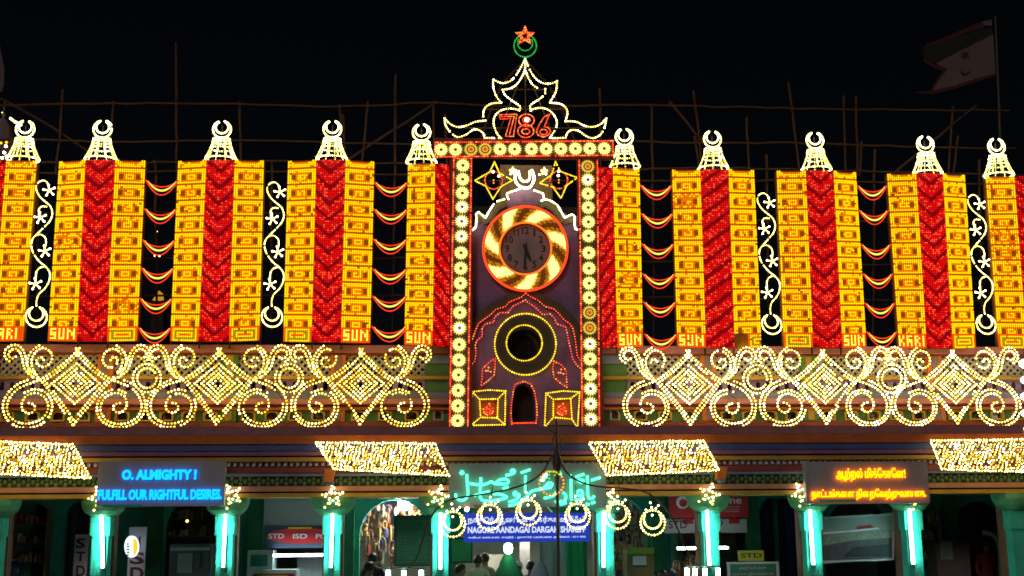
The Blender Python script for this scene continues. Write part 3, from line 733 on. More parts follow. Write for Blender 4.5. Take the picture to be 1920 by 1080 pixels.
strokes('numeral', [z2([(508, 690), (630, 685), (606, 840), (550, 840), (587, 716), (512, 720), (508, 690)]), z2([(520, 703), (612, 700), (578, 828)])], r=.013)
strokes('numeral', [np.concatenate([circle_px(800 + 697 / ZK, 30 + 728 / ZK, 14.5, 11.5, 40)]), circle_px(800 + 697 / ZK, 30 + 726 / ZK, 7, 5.5, 26), circle_px(800 + 692 / ZK, 30 + 804 / ZK, 15, 12, 40), circle_px(800 + 692 / ZK, 30 + 806 / ZK, 7.5, 5, 26)])
strokes('numeral', [z2([(858, 686), (820, 705), (785, 760), (766, 805), (776, 830), (815, 846), (852, 830), (864, 805), (852, 780), (822, 772), (858, 686)]), circle_px(800 + 816 / ZK, 30 + 810 / ZK, 7, 5, 26)])
a = Acc(); a.bulbs([P(800 + 700 / ZK, 30 + 724 / ZK, -.56)], 0.045, 0); part('white_bulb', a, WHT, t)
t = thing('crescent_star', 'green crescent with a red star at the very top of the tower lights', 'light ornament', P(985, 110, -0.5))
GRN = glow('bulb_green', (0.02, 0.75, 0.08), 0.9)
a = Acc(); cx, cy = 800 + 688 / ZK, 30 + 208 / ZK
string(a, px_path(circle_px(cx, cy, 21, 21, 60, 118, 422), -.5), 0.036, 0.017, [0], 1); string(a, px_path(circle_px(cx, cy - 5, 14, 14, 50, 155, 385), -.5), 0.036, 0.015, [0], 1)
part('crescent', a, [GRN, WIRE], t, kind='stuff')
def star_pts(cx, cy, R, r, n=5, rot=90): return [(cx + (R if k % 2 == 0 else r) * math.cos(math.radians(rot + 180 / n * k)), cy - (R if k % 2 == 0 else r) * math.sin(math.radians(rot + 180 / n * k))) for k in range(2 * n + 1)]
a = Acc(); string(a, px_path(star_pts(cx - 0.5, 30 + 138 / ZK, 17.5, 7.5), -.53), 0.038, 0.017, [0, 1], 2); string(a, px_path(star_pts(cx - 0.5, 30 + 138 / ZK, 10, 4.5), -.53), 0.036, 0.014, [0, 1], 2); a.bulbs([P(cx, 52, -.54)], .024, 1)
part('star', a, REDS, t, kind='stuff')

# ---------------------------------------------------------------- lights on the tower face
ZT = 7.2
zt = lambda pts: zoomed(pts, 870, 290, ZT)
for lab, pts, cc in (('four pointed yellow star with red ring, left of the small white crescent', [(412, 100), (345, 235), (145, 350), (295, 425), (390, 600), (500, 430), (655, 345), (480, 250), (412, 100)], (400, 345)),
                     ('tilted four pointed yellow star with red ring, right of the small white crescent', [(1235, 95), (1185, 270), (1020, 385), (1200, 437), (1310, 590), (1385, 415), (1530, 310), (1300, 225), (1235, 95)], (1280, 340))):
    c = zoomed([cc], 870, 290, ZT)[0]
    t = thing('star_light', lab, 'star light', P(c[0], c[1] + 35, -0.3), 'yellow four pointed stars under the rosette beam')
    a = Acc(); string(a, px_path(zt(pts), -0.3), 0.036, 0.016, [0, 0, 1], 2, drop=.05); part('star_outline', a, GOLDS, t, kind='stuff')
    a = Acc(); string(a, px_path(circle_px(c[0], c[1], 16.5, 16.5), -0.3), 0.038, 0.0145, [0, 0, 1], 2, True, drop=.08); a.bulbs(px_path([c, (c[0], c[1] + 5)], -.3), .017, 1); part('ring', a, REDS, t, kind='stuff')
    a = Acc(); a.bulbs(px_path([(c[0] + (-1 if 'left' in lab else 0), c[1] - 16), (c[0] + (10 if 'left' in lab else -1), c[1] - 8)], -.33), .027, 0); part('white_bulb', a, WHT, t)
    a = Acc(); a.tube(px_path([(c[0] - 34, c[1] + 1), (c[0] + 34, c[1] + 1)], -.27), .01, 0, 4); a.tube(px_path([(c[0], c[1] - 34), (c[0], 300)], -.27), .008, 0, 4); part('frame', a, WIRE, t)
t = thing('crescent_light', 'small thick white crescent at the peak of the stepped arch', 'crescent light', P(985, 353, -0.3))
a = Acc(); string(a, px_path(zt([(735, 225), (700, 270), (690, 330), (715, 390), (770, 435), (830, 450), (885, 440), (925, 390), (945, 330), (935, 260), (915, 215)]), -.3), 0.022, 0.026, [0], None, sm=5)
string(a, px_path(zt([(745, 255), (755, 310), (785, 350), (830, 362), (870, 345), (890, 300), (885, 225)]), -.3), 0.022, 0.022, [0, 0, 1], None, sm=5); part('crescent', a, [WHT, PALE], t, kind='stuff')
for (x, y), lab in (((961.5, 321), 'small yellow star light left of the white crescent'), ((1020.5, 321.5), 'small yellow star light right of the white crescent')):
    a = Acc(); string(a, px_path(star_pts(x, y, 7, 3, 5), -.3), 0.03, 0.018, [0, 1], None); a.bulbs(px_path([(x - 4, y + 5) if x < 985 else (x - 9, y + 6), (x + 3, y + 5)], -.3), .021, 2); a.bulbs([P(x, y, -.3)], .024, 1)
    single('star_light', a, [YEL, PALE, WHT], lab, 'star light', P(x, y + 8, -.3), 'small yellow stars beside the white crescent', 'stuff')
t = thing('arch_light', 'stepped arch line of white bulbs round the top of the clock', 'string light', P(985, 432, -0.22))
for s_ in (STEP_L[:8], STEP_L[8:], zt([(600, 600), (580, 560), (580, 520), (700, 480), (770, 450)]), zt([(950, 480), (1070, 525), (1080, 600)]), STEP_R):
    a = Acc(); string(a, px_path(s_, -0.22), 0.034, 0.0175, [0, 0, 1], 2); part('bulb_line', a, [WHT, PALE, WIRE], t, kind='stuff')
# lit ring of the clock
CX, CY = 985, 466
t = thing('clock_ring', 'spinning ring of golden light with seven bright sectors round the clock', 'light ring', P(CX, CY + 80, -0.28))
a = Acc(); a.prism(circ(CX, CY, 80.5, -.22, 64), -.22, -.17, [circ(CX, CY, 48, -.22, 48)]); part('backing_ring', a, paint('ring_board', (0.24, 0.09, 0.02), 0.6), t)
groups = {}
for i in range(12):
    r = 51.5 + i * 2.15; n = int(2 * math.pi * r / 3.0)
    for k in range(n):
        an = 360 * k / n
        ph = ((an - 70 + (r - 63) * 0.75) / 51.43) % 1; ph = min(ph, 1 - ph) * 2
        m = 0 if ph < 0.38 else (1 if ph < 0.52 else (2 if (ph < 0.80 and (i + k // 9) % 3 < 2) else 3))
        s7 = int(((an - 70 + (r - 63) * 0.75 + 25.7) % 360) // 51.43) % 7
        groups.setdefault(s7, []).append((CX + r * math.cos(math.radians(an)), CY - r * math.sin(math.radians(an)), m))
for s7 in sorted(groups):
    g_ = np.array(groups[s7]); a = Acc(); a.bulbs(px_path(g_[:, :2], -.25), np.array([.0155, .011, .0155]), g_[:, 2].astype(int), octa=True)
    part('sector', a, [glow('sector_white', (1, 0.74, 0.20), 3.0), glow('sector_yellow', (1, 0.50, 0.04), 1.5), glow('sector_amber', (0.9, 0.30, 0.02), 0.75), glow('sector_brown', (0.5, 0.13, 0.01), 0.3)], t, kind='stuff')
ROPE = glow('orange_red_rope', (1, 0.07, 0.012), 1.6)
for r, rr in ((80, .012), (77.3, .009), (48.7, .018)):
    a = Acc(); a.tube(px_path(circle_px(CX, CY, r, r, 72), -.28), rr, 0, 6, True); part('rope_light', a, ROPE if r > 60 else glow('orange_rope', (1, 0.16, 0.01), 1.7), t, smooth=True)
t = thing('wall_clock', 'round tower clock with dark numerals reading half past five', 'clock', P(CX, CY + 48, -0.14))
a = Acc(); a.prism(circ(CX, CY, 47.6, -.14, 56), -.14, -.10); part('clock_face', a, paint('clock_face', (0.30, 0.235, 0.26), 0.5, 0.15), t)
INK = paint('clock_ink', (0.03, 0.02, 0.03), 0.5, bump=0)
for h in range(1, 13):
    an = math.radians(90 - 30 * h); x, y = CX + 34 * math.cos(an), CY - 34 * math.sin(an); w = 4.0 if h < 10 else 6.5
    if h in (1,): w = 1.8
    if h == 11: w = 4.5
    a = Acc(); write_px(a, str(h), x - w, x + w, y - 6.5, y + 6.5, -.147, .006, bold=0.02); part('numeral', a, INK, t)
def hand(nm, ang, L, tail, w):
    a = Acc(); c = P(CX + 1, CY + 2, -.165); dr = np.array([math.sin(math.radians(ang)), 0, math.cos(math.radians(ang))]); n_ = np.array([dr[2], 0, -dr[0]])
    f = [c - dr * tail - n_ * w * .5, c + n_ * -w, c + dr * L * .7 - n_ * w * .9, c + dr * L, c + dr * L * .7 + n_ * w * .9, c + n_ * w, c - dr * tail + n_ * w * .5]
    a.prism([(p[0], p[2]) for p in f], -.168 if nm == 'minute_hand' else -.158, -.152 if nm == 'hour_hand' else -.162); part(nm, a, INK, t)
hand('minute_hand', 186, .37, .15, .022); hand('hour_hand', 157, .26, .12, .035)
a = Acc()
for k in range(60):
    an = math.radians(6 * k); a.bulbs([P(CX + 44 * math.cos(an), CY - 44 * math.sin(an), -.145)], np.array([[.008, .006, .008]]))
part('minute_dots', a, INK, t, kind='stuff')
# red cusped arch, yellow rings, leaves, boxes, doorway
t = thing('cusped_arch_light', 'double cusped arch line of red bulbs below the clock', 'string light', P(985, 690, -0.2))
IL = zoomed([(500, 90), (460, 110), (410, 135), (385, 165), (370, 185), (310, 185), (270, 215), (265, 255), (200, 270), (175, 300), (178, 360), (135, 395), (125, 430), (130, 490), (120, 550), (90, 580)], 860, 540, 4)
IR = zoomed([(500, 90), (520, 110), (570, 140), (610, 180), (630, 200), (690, 195), (720, 230), (735, 270), (800, 290), (815, 340), (825, 400), (840, 460), (855, 530), (885, 580), (910, 600)], 860, 540, 4)
for nm, s_ in (('outer_line', ARCH_L), ('outer_line', ARCH_R), ('inner_line', IL), ('inner_line', IR)):
    a = Acc(); string(a, px_path(s_, -.2), 0.052, 0.0145, [0, 0, 0, 1], 2); part(nm, a, [glow('arch_red', (1, 0.07, 0.04), 2.6), ORED, WIRE], t, kind='stuff')
for r, lab in ((57.5, 'large yellow bulb ring round the dark oculus'), (33.5, 'small yellow bulb ring on the rim of the dark oculus')):
    a = Acc(); string(a, px_path(circle_px(985 if r > 50 else 983, 645.5 if r > 50 else 643, r, r, 90), -.2), 0.047 if r > 50 else .042, 0.0175 if r > 50 else .016, [0, 0, 1], 2, True)
    single('ring_light', a, GOLDS, lab, 'light ring', P(985, 645 + r, -.2), 'yellow bulb rings on the tower', 'stuff')
for pts, c, lab in (([(275, 530), (240, 547), (178, 605), (175, 680), (167, 735), (215, 700), (265, 655), (272, 595), (275, 530)], (220, 620), 'leaf shaped red bulb outline left of the yellow rings'), ([(715, 550), (705, 600), (715, 670), (765, 715), (812, 745), (806, 620), (765, 572), (715, 550)], (765, 635), 'leaf shaped red bulb outline right of the yellow rings')):
    t = thing('leaf_light', lab, 'light ornament', P(*zoomed([(c[0], 740)], 860, 540, 4)[0], -.2), 'red leaf outlines on the tower')
    a = Acc(); string(a, px_path(zoomed(pts, 860, 540, 4), -.2), 0.05, 0.0155, [0, 0, 1], 2); part('leaf_outline', a, REDS, t, kind='stuff')
    a = Acc(); q = np.array(zoomed([c], 860, 540, 4)[0]); a.bulbs(px_path([q, q + (5, 2), q + (-4, 0), q + (1, -6)], -.2), .017, 0); part('bud', a, [ORED], t, kind='stuff')
for out, inn, cc, lab in (([(100, 778), (225, 765), (352, 772), (347, 1025), (92, 1030)], [(157, 835), (295, 832), (290, 975), (165, 970)], (222, 920), 'box frame of yellow bulbs with a red flower, left of the doorway'), ([(655, 790), (780, 772), (908, 780), (892, 1050), (645, 1045)], [(710, 835), (840, 828), (850, 983), (710, 970)], (775, 920), 'yellow box frame with a red flower, right of the doorway behind the lamp pole')):
    t = thing('box_light', lab, 'light ornament', P(*zoomed([(cc[0], 1040)], 860, 540, 4)[0], -.28), 'yellow box frames at the foot of the tower')
    f = lambda pts: zoomed(pts, 860, 540, 4)
    a = Acc(); string(a, px_path(f(out), -.3), .042, .0165, [0, 0, 1], 2, True); part('outer_frame', a, GOLDS, t, kind='stuff')
    a = Acc(); string(a, px_path(f(inn), -.24), .042, .0165, [0, 0, 1], 2, True); part('inner_frame', a, GOLDS, t, kind='stuff')
    a = Acc(); oo = [out[0], out[2], out[3], out[4]]
    for i in range(4): string(a, np.array([P(*f([oo[i]])[0], -.3), P(*f([inn[i]])[0], -.24)]), .042, .015, [0, 1], 2)
    part('corner_line', a, GOLDS, t, kind='stuff')
    a = Acc(); c = f([cc])[0]
    string(a, px_path(circle_px(c[0], c[1], 9, 8), -.24), .05, .017, [0, 1], None, True, jit=.008); string(a, px_path(circle_px(c[0], c[1], 4, 4), -.24), .045, .016, [0], None, True); a.bulbs([P(c[0] + 2, c[1] - 13, -.24)], .017, 1)
    part('flower', a, REDS, t, kind='stuff')
a = Acc(); string(a, px_path(zoomed([(400, 1020), (392, 950), (395, 880), (415, 740), (430, 718), (490, 700), (540, 720), (570, 780), (585, 870), (588, 950), (580, 1012)], 860, 540, 4), -.2), .05, .0155, [0, 0, 1], 2); string(a, px_path(zoomed([(400, 1014), (580, 1010)], 860, 540, 4), -.2), .035, .0165, [0], 2)
single('doorway_light', a, REDS, 'red bulb outline round the small dark tower doorway', 'string light', P(983, 796, -.2), kind='stuff')

# ================================================================ scroll friezes
def frieze(lab, centres, rings, ends, mix):
    D = -0.42
    t = thing('scroll_frieze', lab, 'light panel', P(centres[1][0], 798, D), 'scrollwork friezes of white bulbs under the columns')
    def modpath(pts, c, k, flip):
        p = np.array(pts, float); o = P(c[0], c[1], D)
        return np.column_stack([o[0] + (-1 if flip else 1) * p[:, 0] * k, np.full(len(p), D), o[2] - p[:, 1] * k])
    def off(pts, w):
        q = smooth_path(pts, 5); tn = np.gradient(q, axis=0); tn /= np.linalg.norm(tn, axis=1)[:, None] + 1e-9
        return q + np.column_stack([-tn[:, 1], tn[:, 0]]) * w
    STEP, R = 0.062, 0.0205
    EDGE_T = [(3, -66), (-12, -50), (-32, -31), (-50, -17), (-66, -6)]
    EDGE_B = [(-1, 79), (-12, 62), (-26, 44), (-44, 20), (-66, -6)]
    LOW = [(-66, -6), (-84, 0), (-101, 7), (-116, 20), (-124, 38), (-122, 56), (-112, 69), (-94, 77), (-74, 76), (-58, 68), (-49, 54), (-49, 38), (-58, 25), (-74, 19), (-90, 25), (-97, 39), (-94, 52), (-82, 57), (-73, 50), (-75, 41), (-84, 38)]
    UPS = [(-66, -6), (-79, -22), (-85, -40), (-80, -56), (-68, -66), (-55, -63), (-47, -51), (-50, -37), (-62, -30), (-73, -35), (-75, -45), (-68, -50), (-62, -44)]
    CURL = [(-66, -6), (-84, -14), (-97, -28), (-102, -45), (-107, -58), (-116, -66), (-126, -62), (-128, -53), (-121, -47), (-114, -50)]
    for ci, c in enumerate(centres):
        k = (U(centres[2][0], 718, D) - U(centres[0][0], 718, D)) / (2 * 268)
        a = Acc()
        for fl in (False, True):
            for e, w in ((EDGE_T, 1), (EDGE_B, 1)):
                string(a, modpath(smooth_path(e, 6), c, k, fl), STEP, R, mix, 4, drop=.01, jit=.002, kink=.005, dead=.12)
                sc = np.array(e) * 0.875 + np.array([0, 0.8]); string(a, modpath(smooth_path(sc, 6), c, k, fl), STEP, R, mix, None, drop=.02, jit=.002, kink=.005, dead=.3)
        part('diamond_border', a, LAMPS, t, kind='stuff')
        a = Acc()
        for h, hv in ((44, 37), (31, 27), (20, 18), (10, 9)):
            q = [(0, -hv), (h, 1), (0, hv + 2), (-h, 1), (0, -hv)]
            for i in range(4): string(a, modpath(q[i:i + 2], c, k, False), STEP * .93, R, mix, 4, drop=.02, jit=.002, kink=.003, dead=.12)
        part('nested_diamond', a, LAMPS, t, kind='stuff')
        for fl in (False, True):
            a = Acc(); string(a, modpath(LOW, c, k, fl), STEP, R, mix, 4, sm=6, drop=.02, jit=.002, kink=.006, dead=.3)
            o2 = off(LOW[:15], 7.0); string(a, modpath(o2[6:], c, k, fl), STEP, R, mix, 4, drop=.03, jit=.002, kink=.006, dead=.3); part('lower_spiral', a, LAMPS, t, kind='stuff')
            a = Acc(); string(a, modpath(UPS, c, k, fl), STEP * .95, R, mix, 4, sm=6, drop=.02, jit=.002, kink=.006, dead=.3)
            o2 = off(UPS[:5], -7); string(a, modpath(o2[3:], c, k, fl), STEP, R, mix, None, drop=.03, jit=.002, kink=.006, dead=.3); part('upper_spiral', a, LAMPS, t, kind='stuff')
            a = Acc(); string(a, modpath(CURL, c, k, fl), STEP * .95, R, mix, 4, sm=6, jit=.002, kink=.005); o2 = off(CURL, 7); string(a, modpath(o2[4:-6], c, k, fl), STEP, R, mix, None, jit=.002); part('curl', a, LAMPS, t, kind='stuff')
    for x, y in rings:
        for r, s_ in ((26.5, .062), (18.5, .056)):
            a = Acc(); string(a, px_path(circle_px(x, y, r * .99, r), D), s_, R, mix, 4, True, drop=.02); part('ring', a, LAMPS, t, kind='stuff')
frieze('yellowish scrollwork frieze with three bulb diamonds left of the tower', [(142, 718), (409, 718), (676, 718)], [(275.5, 709), (542, 709)], 0, [0, 0, 1, 1, 1, 2])
frieze('whiter scrollwork frieze with three bulb diamonds right of the tower', [(1292, 720), (1546, 719), (1790, 719)], [(1420, 711), (1672, 710)], 0, [0, 0, 0, 1, 1, 3])
a = Acc(); string(a, px_path([(1919, 682), (1920, 714), (1921, 745), (1922, 776), (1923, 806)], -.5), .30, 0.085, [0], 1)
single('globe_string', a, [WHT, WIRE], 'upright string of big white globe bulbs on the right edge', 'string light', P(1921, 810, -.5), smooth=True)

# ================================================================ bulb nets under the cornice
def net(lab, tl, tr, br, bl, tri=None):
    D0, D1 = -1.05, -1.30
    q = [P(*tl, D0), P(*tr, D0), P(*bl, D1), P(*br, D1)]
    t = thing('bulb_net', lab, 'light net', (q[2] + q[3]) / 2, 'slanted bulb nets along the eaves')
    w = tr[0] - tl[0]; a = Acc(); pts = []; mi = []; RS = 26.0; ph = rng.uniform(0, 30)
    def keep(x, y):
        if not (0 <= x <= w and 0 <= y <= 62): return False
        if tri:
            dx = abs(x - tri[0]); dy = y - tri[1]
            if -22 < dy < 18 and dx < (dy + 22) * .55 and not (-8 < dy < 12 and dx < (dy + 9) * .45): return False
        return rng.random() > .03
    rows_ = [(k, 4 + 15.0 * k) for k in range(6)]
    for k, cy in rows_:                                    # nested fish-scale arcs, each row of scales overlapping the one above
        cx = -RS + ph + (RS if k % 2 else 0) - 30
        while cx < w + 2 * RS:
            for r in (6, 11, 16, 21, 26):
                for an in np.linspace(180, 0, max(3, int(math.pi * r / 5.4))):
                    x, y = cx + r * math.cos(math.radians(an)), cy - r * math.sin(math.radians(an)) * .92
                    if k < 5:
                        c2 = [q_ for q_ in (cx - RS, cx + RS) if (x - q_) ** 2 + ((y - cy - 15) / .92) ** 2 < (RS + 2.4) ** 2]
                        if c2: continue
                    if keep(x, y): pts.append((x / w, y / 62)); mi.append(3 if r in (16, 26) and rng.random() < .35 else rng.choice([0, 1, 1, 2]))
            cx += 2 * RS
    for y in (0.5, 61.5):
        for x in np.arange(2, w, 5.2): pts.append((x / w, y / 62)); mi.append(0)
    for x in (1.0, w - 1.0):
        for y in np.arange(4, 60, 5.0): pts.append((x / w, y / 62)); mi.append(0)
    pts = np.array(pts); pp = quad(q, pts[:, 0], pts[:, 1]) + rng.normal(0, .004, (len(pts), 3))
    a.bulbs(pp, 0.0168 * rng.uniform(.78, 1.2, len(pp)), np.array(mi)); part('bulbs', a, LAMPS, t, kind='stuff')
    a = Acc(); o = np.array([0, .04, 0])
    for i, j in ((0, 1), (2, 3), (0, 2), (1, 3)): a.tube([q[i] + o, q[j] + o], .014, 0, 5)
    for s in np.linspace(0, 1, 9): a.tube([q[0] * (1 - s) + q[1] * s + o, q[2] * (1 - s) + q[3] * s + o], .007, 0, 4)
    part('frame', a, WIRE, t)
net('bulb net at the left end of the eaves, cut by the picture edge', (-95, 824), (138, 833), (171, 897), (-60, 886))
net('bulb net left of the green script sign, with a dark triangle in it', (590, 829), (816, 831), (842, 892), (626, 880), (197, 33))
net('bulb net right of the green script sign', (1103, 829), (1320, 826), (1350, 882), (1137, 892))
net('bulb net at the right end of the eaves, cut by the picture edge', (1744, 826), (1975, 822), (2000, 888), (1765, 880))
for (x, y), lab in (((618, 893), 'orange bracket box hanging under the left corner of the triangle net'), ((1352, 888), 'orange bracket box hanging under the right corner of the net beside the script sign')):
    c = P(x, y, -.95); a = Acc(); a.hexa([c + np.array(v) for v in ((-.10, -.1, -.1), (.06, -.1, -.1), (.10, -.1, .12), (-.08, -.1, .12))], [c + np.array(v) for v in ((-.10, .1, -.1), (.06, .1, -.1), (.10, .1, .12), (-.08, .1, .12))])
    t = thing('bracket_lamp', lab, 'bracket', c - [0, 0, .1], 'orange brackets under the bulb nets'); part('housing', a, ORANGE, t)
    a = Acc(); a.lathe([(.075, -.16), (.09, -.10)], c, 12); part('lower_cap', a, SLATE, t)

# ================================================================ star clusters and tubes on the pillars
def pstar():
    t = thing('pillar_star', 'x', 'star light', (0, 0, 0), 'white five armed bulb stars over the pillar heads')
    a = Acc()
    for k in range(5):
        an = math.radians(90 + 72 * k)
        for r in (.06, .13, .20): 
            s = (.2 - r) * .28
            for sg in ((-1, 1) if r < .2 else (0,)): a.bulbs([(r * math.cos(an) + sg * s * math.sin(an), 0, r * math.sin(an) - sg * s * math.cos(an))] + rng.normal(0, .012, (1, 3)) * [1, 0, 1], .0205 * rng.uniform(.8, 1.15), rng.choice([0, 3, 3, 1]))
        a.tube([(0, .02, 0), (.22 * math.cos(an), .02, .22 * math.sin(an))], .006, 4, 4)
    part('bulbs', a, LAMPS, t, kind='stuff'); return t
s0 = None
for (x, y, d), lab in zip([(187, 934, -.8), (434, 930, -.8), (624, 932, -.8), (822, 932, -.8), (1139, 936, -.8), (1330, 928, -.8), (1504, 926, -.8), (1716, 932, -.74)], ['bulb star half hidden by the lower left corner of the blue neon sign', 'bulb star at the right edge of the blue neon sign', 'bulb star over the pillar beside the STD ISD shop', 'bulb star at the left edge of the green script sign', 'bulb star at the right edge of the green script sign', 'bulb star over the pillar in front of the red shop sign', 'bulb star at the left edge of the red and yellow neon sign', 'bulb star behind the red and yellow neon sign']):
    s0 = s0 or pstar(); o = s0 if 'half hidden by the lower left' in lab else copy_tree(s0); put(o, P(x, y, d), lab); o.rotation_euler = (0, float(rng.uniform(-.6, .6)), TH)
TUBE = glow('tube_light', (0.42, 1.0, 0.88), 40.0); STEEL = paint('fitting', (0.35, 0.37, 0.38), 0.4, 0.1, metal=.3); TUBEW = glow('tube_white', (0.85, 1.0, 1.0), 34.0)
def tube_light(L=1.16, m=None, nm='tube_light'):
    t = thing(nm, 'x', 'tube light', (0, 0, 0), 'upright tube lights on the veranda pillars')
    a = Acc(); a.tube(np.array([(0, 0, -L / 2 + .02), (0, 0, -L / 2 + .03), (0, 0, L / 2 - .03), (0, 0, L / 2 - .02)]), .021, 0, 10); part('tube', a, m or TUBE, t, smooth=True)
    a = Acc(); a.box(-.03, .03, .045, .09, -L / 2, L / 2)
    for s in (-1, 1): a.box(-.02, .02, -.02, .045, s * L / 2 - .018, s * L / 2 + .018)
    part('batten', a, STEEL, t); return t
t0 = tube_light()
for i, ((x, y, rot), lab) in enumerate(zip([(190.5, 1003, -.075), (420.5, 1002, .01), (622, 1003, .012), (826, 1006, .0), (1132, 1003, .02), (1328, 1001, -.01), (1522, 999, -.012), (1709, 998, -.008)],
        ['crooked tube light on the pillar left of the oval shop sign', 'tube light on the pillar right of the blue neon sign', 'tube light on the pillar beside the STD ISD shop', 'tube light on the pillar left of the blue banner', 'tube light on the pillar right of the blue banner', 'tube light on the pillar under the red shop sign', 'tube light on the pillar left of the building poster', 'tube light on the pillar right of the building poster'])):
    o = t0 if i == 0 else copy_tree(t0); put(o, P(x, y, -.64), lab); o.rotation_euler = (0, rot, TH)

# ================================================================ signs
GREYB = paint('grey_board', (0.34, 0.31, 0.32), 0.45, 0.08, bump=.05); TRIM = paint('steel_trim', (0.5, 0.5, 0.5), 0.35, 0.1, metal=.5)
def sign(nm, lab, x0, y0, x1, y1, d, mat, depth=.12, cat='sign', group=None):
    p0, p1 = P(x0, y1, d), P(x1, y0, d)
    t = thing(nm, lab, cat, ((p0[0] + p1[0]) / 2, d, p0[2]), group)
    a = Acc(); a.box(p0[0], p1[0], d, d + depth, p0[2], p1[2]); part('board', a, mat, t); return t
def sline(t, s, x0, x1, y0, y1, d, mat, depth=.012, bold=.0, nm='lettering'):
    a = Acc(); write_px(a, s, x0, x1, y0, y1, d, depth, 0, bold); return part(nm, a, mat, t)
NB = glow('neon_blue', (0.008, 0.72, 3.2), 1.15); NR_ = glow('neon_red_yellow', (5.5, 1.05, 0.0), 1.2); NG = glow('neon_green', (0.22, 2.8, 1.35), 1.1)
D = -1.15
t = sign('neon_sign', 'grey board with blue neon prayer O. ALMIGHTY!', 180, 864, 423, 950, D, GREYB)
sline(t, 'O. ALMIGHTY !', 228, 369, 880, 900, D - .05, NB, bold=.055); sline(t, 'FULFILL OUR RIGHTFUL DESIRES.', 183, 416, 917, 938, D - .05, NB, bold=.05)
a = Acc(); a.box(U(193, 943, D), U(266, 943, D), D - .004, D - .001, Z(946.5, D), Z(941.5, D)); part('green_strip', a, paint('green_print', (0.02, .3, .16), .5, bump=0), t)
t = sign('neon_sign', 'mauve grey board with red and yellow Tamil neon lines', 1514, 865, 1738, 945, D, GREYB)
sline(t, '\u0b86\u0bb1\u0bcd\u0bb1\u0bb2\u0bcd \u0bae\u0bbf\u0b95\u0bcd\u0bc7\u0b95\u0bbe\u0bc7\u0ba9!', 1569, 1697, 877, 903, D - .05, NR_, bold=.025)
sline(t, '\u0ba8\u0bbe\u0b9f\u0bcd\u0b9f\u0b99\u0bcd\u0b95\u0bc8\u0bb3 \u0ba8\u0bbf\u0bc8\u0bb1\u0bc7\u0bb5\u0bb1\u0bcd\u0bb1\u0bc1\u0bb5\u0bbe\u0baf\u0bbe\u0b95.', 1523, 1736, 916, 938, D - .05, NR_, bold=.025)
a = Acc(); a.box(U(1537, 941, D), U(1606, 941, D), D - .004, D - .001, Z(944.3, D), Z(940, D)); part('green_strip', a, MATS['green_print'], t)
a = Acc(); p0, p1 = P(1512.5, 946, D), P(1517, 864, D); a.box(p0[0], p1[0], D - .012, D + .13, p0[2], p1[2]); part('steel_edge', a, TRIM, t)
t = sign('script_sign', 'grey board with flowing green neon Arabic script over the entrance', 842, 868, 1136, 952, D, GREYB)
ZA = 6.4; za = lambda pts: zoomed(pts, 840, 860, ZA)
SCRIPT = [[(225, 185), (232, 300), (240, 400), (235, 450), (200, 490), (150, 500), (105, 470), (88, 420)], [(150, 150), (185, 165), (165, 185), (148, 160)], [(240, 295), (300, 305), (400, 315), (470, 300), (520, 275), (560, 300), (640, 305), (705, 300), (725, 270), (690, 245), (620, 255), (575, 290)],
    [(395, 225), (393, 300), (385, 400), (390, 470), (430, 505), (520, 505), (620, 490), (710, 465), (640, 430), (560, 425), (550, 440)], [(310, 445), (400, 420), (500, 390)], [(690, 200), (750, 190), (800, 165), (790, 135), (760, 140), (765, 170)], [(655, 360), (725, 340)],
    [(825, 410), (800, 400), (790, 430), (830, 440), (850, 420), (850, 460), (800, 500), (725, 520)], [(725, 565), (800, 550), (880, 510), (950, 450), (1000, 395), (1060, 375), (1130, 365), (1180, 320), (1210, 290), (1250, 300), (1235, 335), (1180, 330)], [(930, 200), (930, 300), (928, 405)], [(875, 170), (990, 130)], [(1100, 265), (1190, 215)], [(1110, 365), (1240, 345)],
    [(1150, 475), (1220, 460), (1280, 430), (1310, 380)], [(1285, 520), (1300, 515)], [(1375, 410), (1410, 430), (1410, 490), (1370, 520), (1340, 505)], [(1345, 550), (1420, 530)], [(1350, 170), (1350, 200)],
    [(1475, 245), (1478, 350), (1480, 480), (1490, 500)], [(1465, 200), (1480, 205)], [(1600, 440), (1560, 440), (1550, 400), (1590, 380), (1615, 410), (1610, 470), (1570, 490), (1520, 490)], [(1530, 220), (1635, 185)], [(1545, 255), (1600, 290), (1625, 260), (1560, 255)],
    [(1672, 200), (1675, 330), (1680, 440), (1700, 480), (1740, 470), (1755, 445)], [(1720, 260), (1830, 225)], [(1655, 545), (1700, 550)], [(1720, 535), (1765, 520)]]
a = Acc()
for s_ in SCRIPT: a.tube(resample(px_path(smooth_path(za(s_), 6), D - .06), .02), .022, 0, 8)
part('neon_script', a, NG, t, smooth=True)
a = Acc(); write_px(a, 'L L LIGHT NEON', 860, 905, 946, 951.3, D - .005, .003, 0, .01); part('maker_line', a, paint('red_print', (.6, .05, .03), .5, bump=0), t)
a = Acc(); p0, p1 = P(1122, 951, D), P(1134, 876, D); a.box(p0[0], p1[0], D - .006, D - .001, p0[2], p1[2]); part('pale_edge', a, TRIM, t)
BLUE = paint('banner_blue', (0.015, 0.04, 0.42), 0.45, 0.1, bump=0); bb = BLUE.node_tree.nodes['Principled BSDF']; bb.inputs['Emission Color'].default_value = (.012, .045, .60, 1); bb.inputs['Emission Strength'].default_value = .55   # blue emission added to brighten the banner
PRINT = paint('white_print', (0.8, 0.82, 0.85), 0.5, 0.03, bump=0)
DB = -.92
t = sign('banner', 'blue banner with white Tamil and English lettering below the script sign', 870, 961, 1105, 1017, DB, BLUE, .03, 'banner')
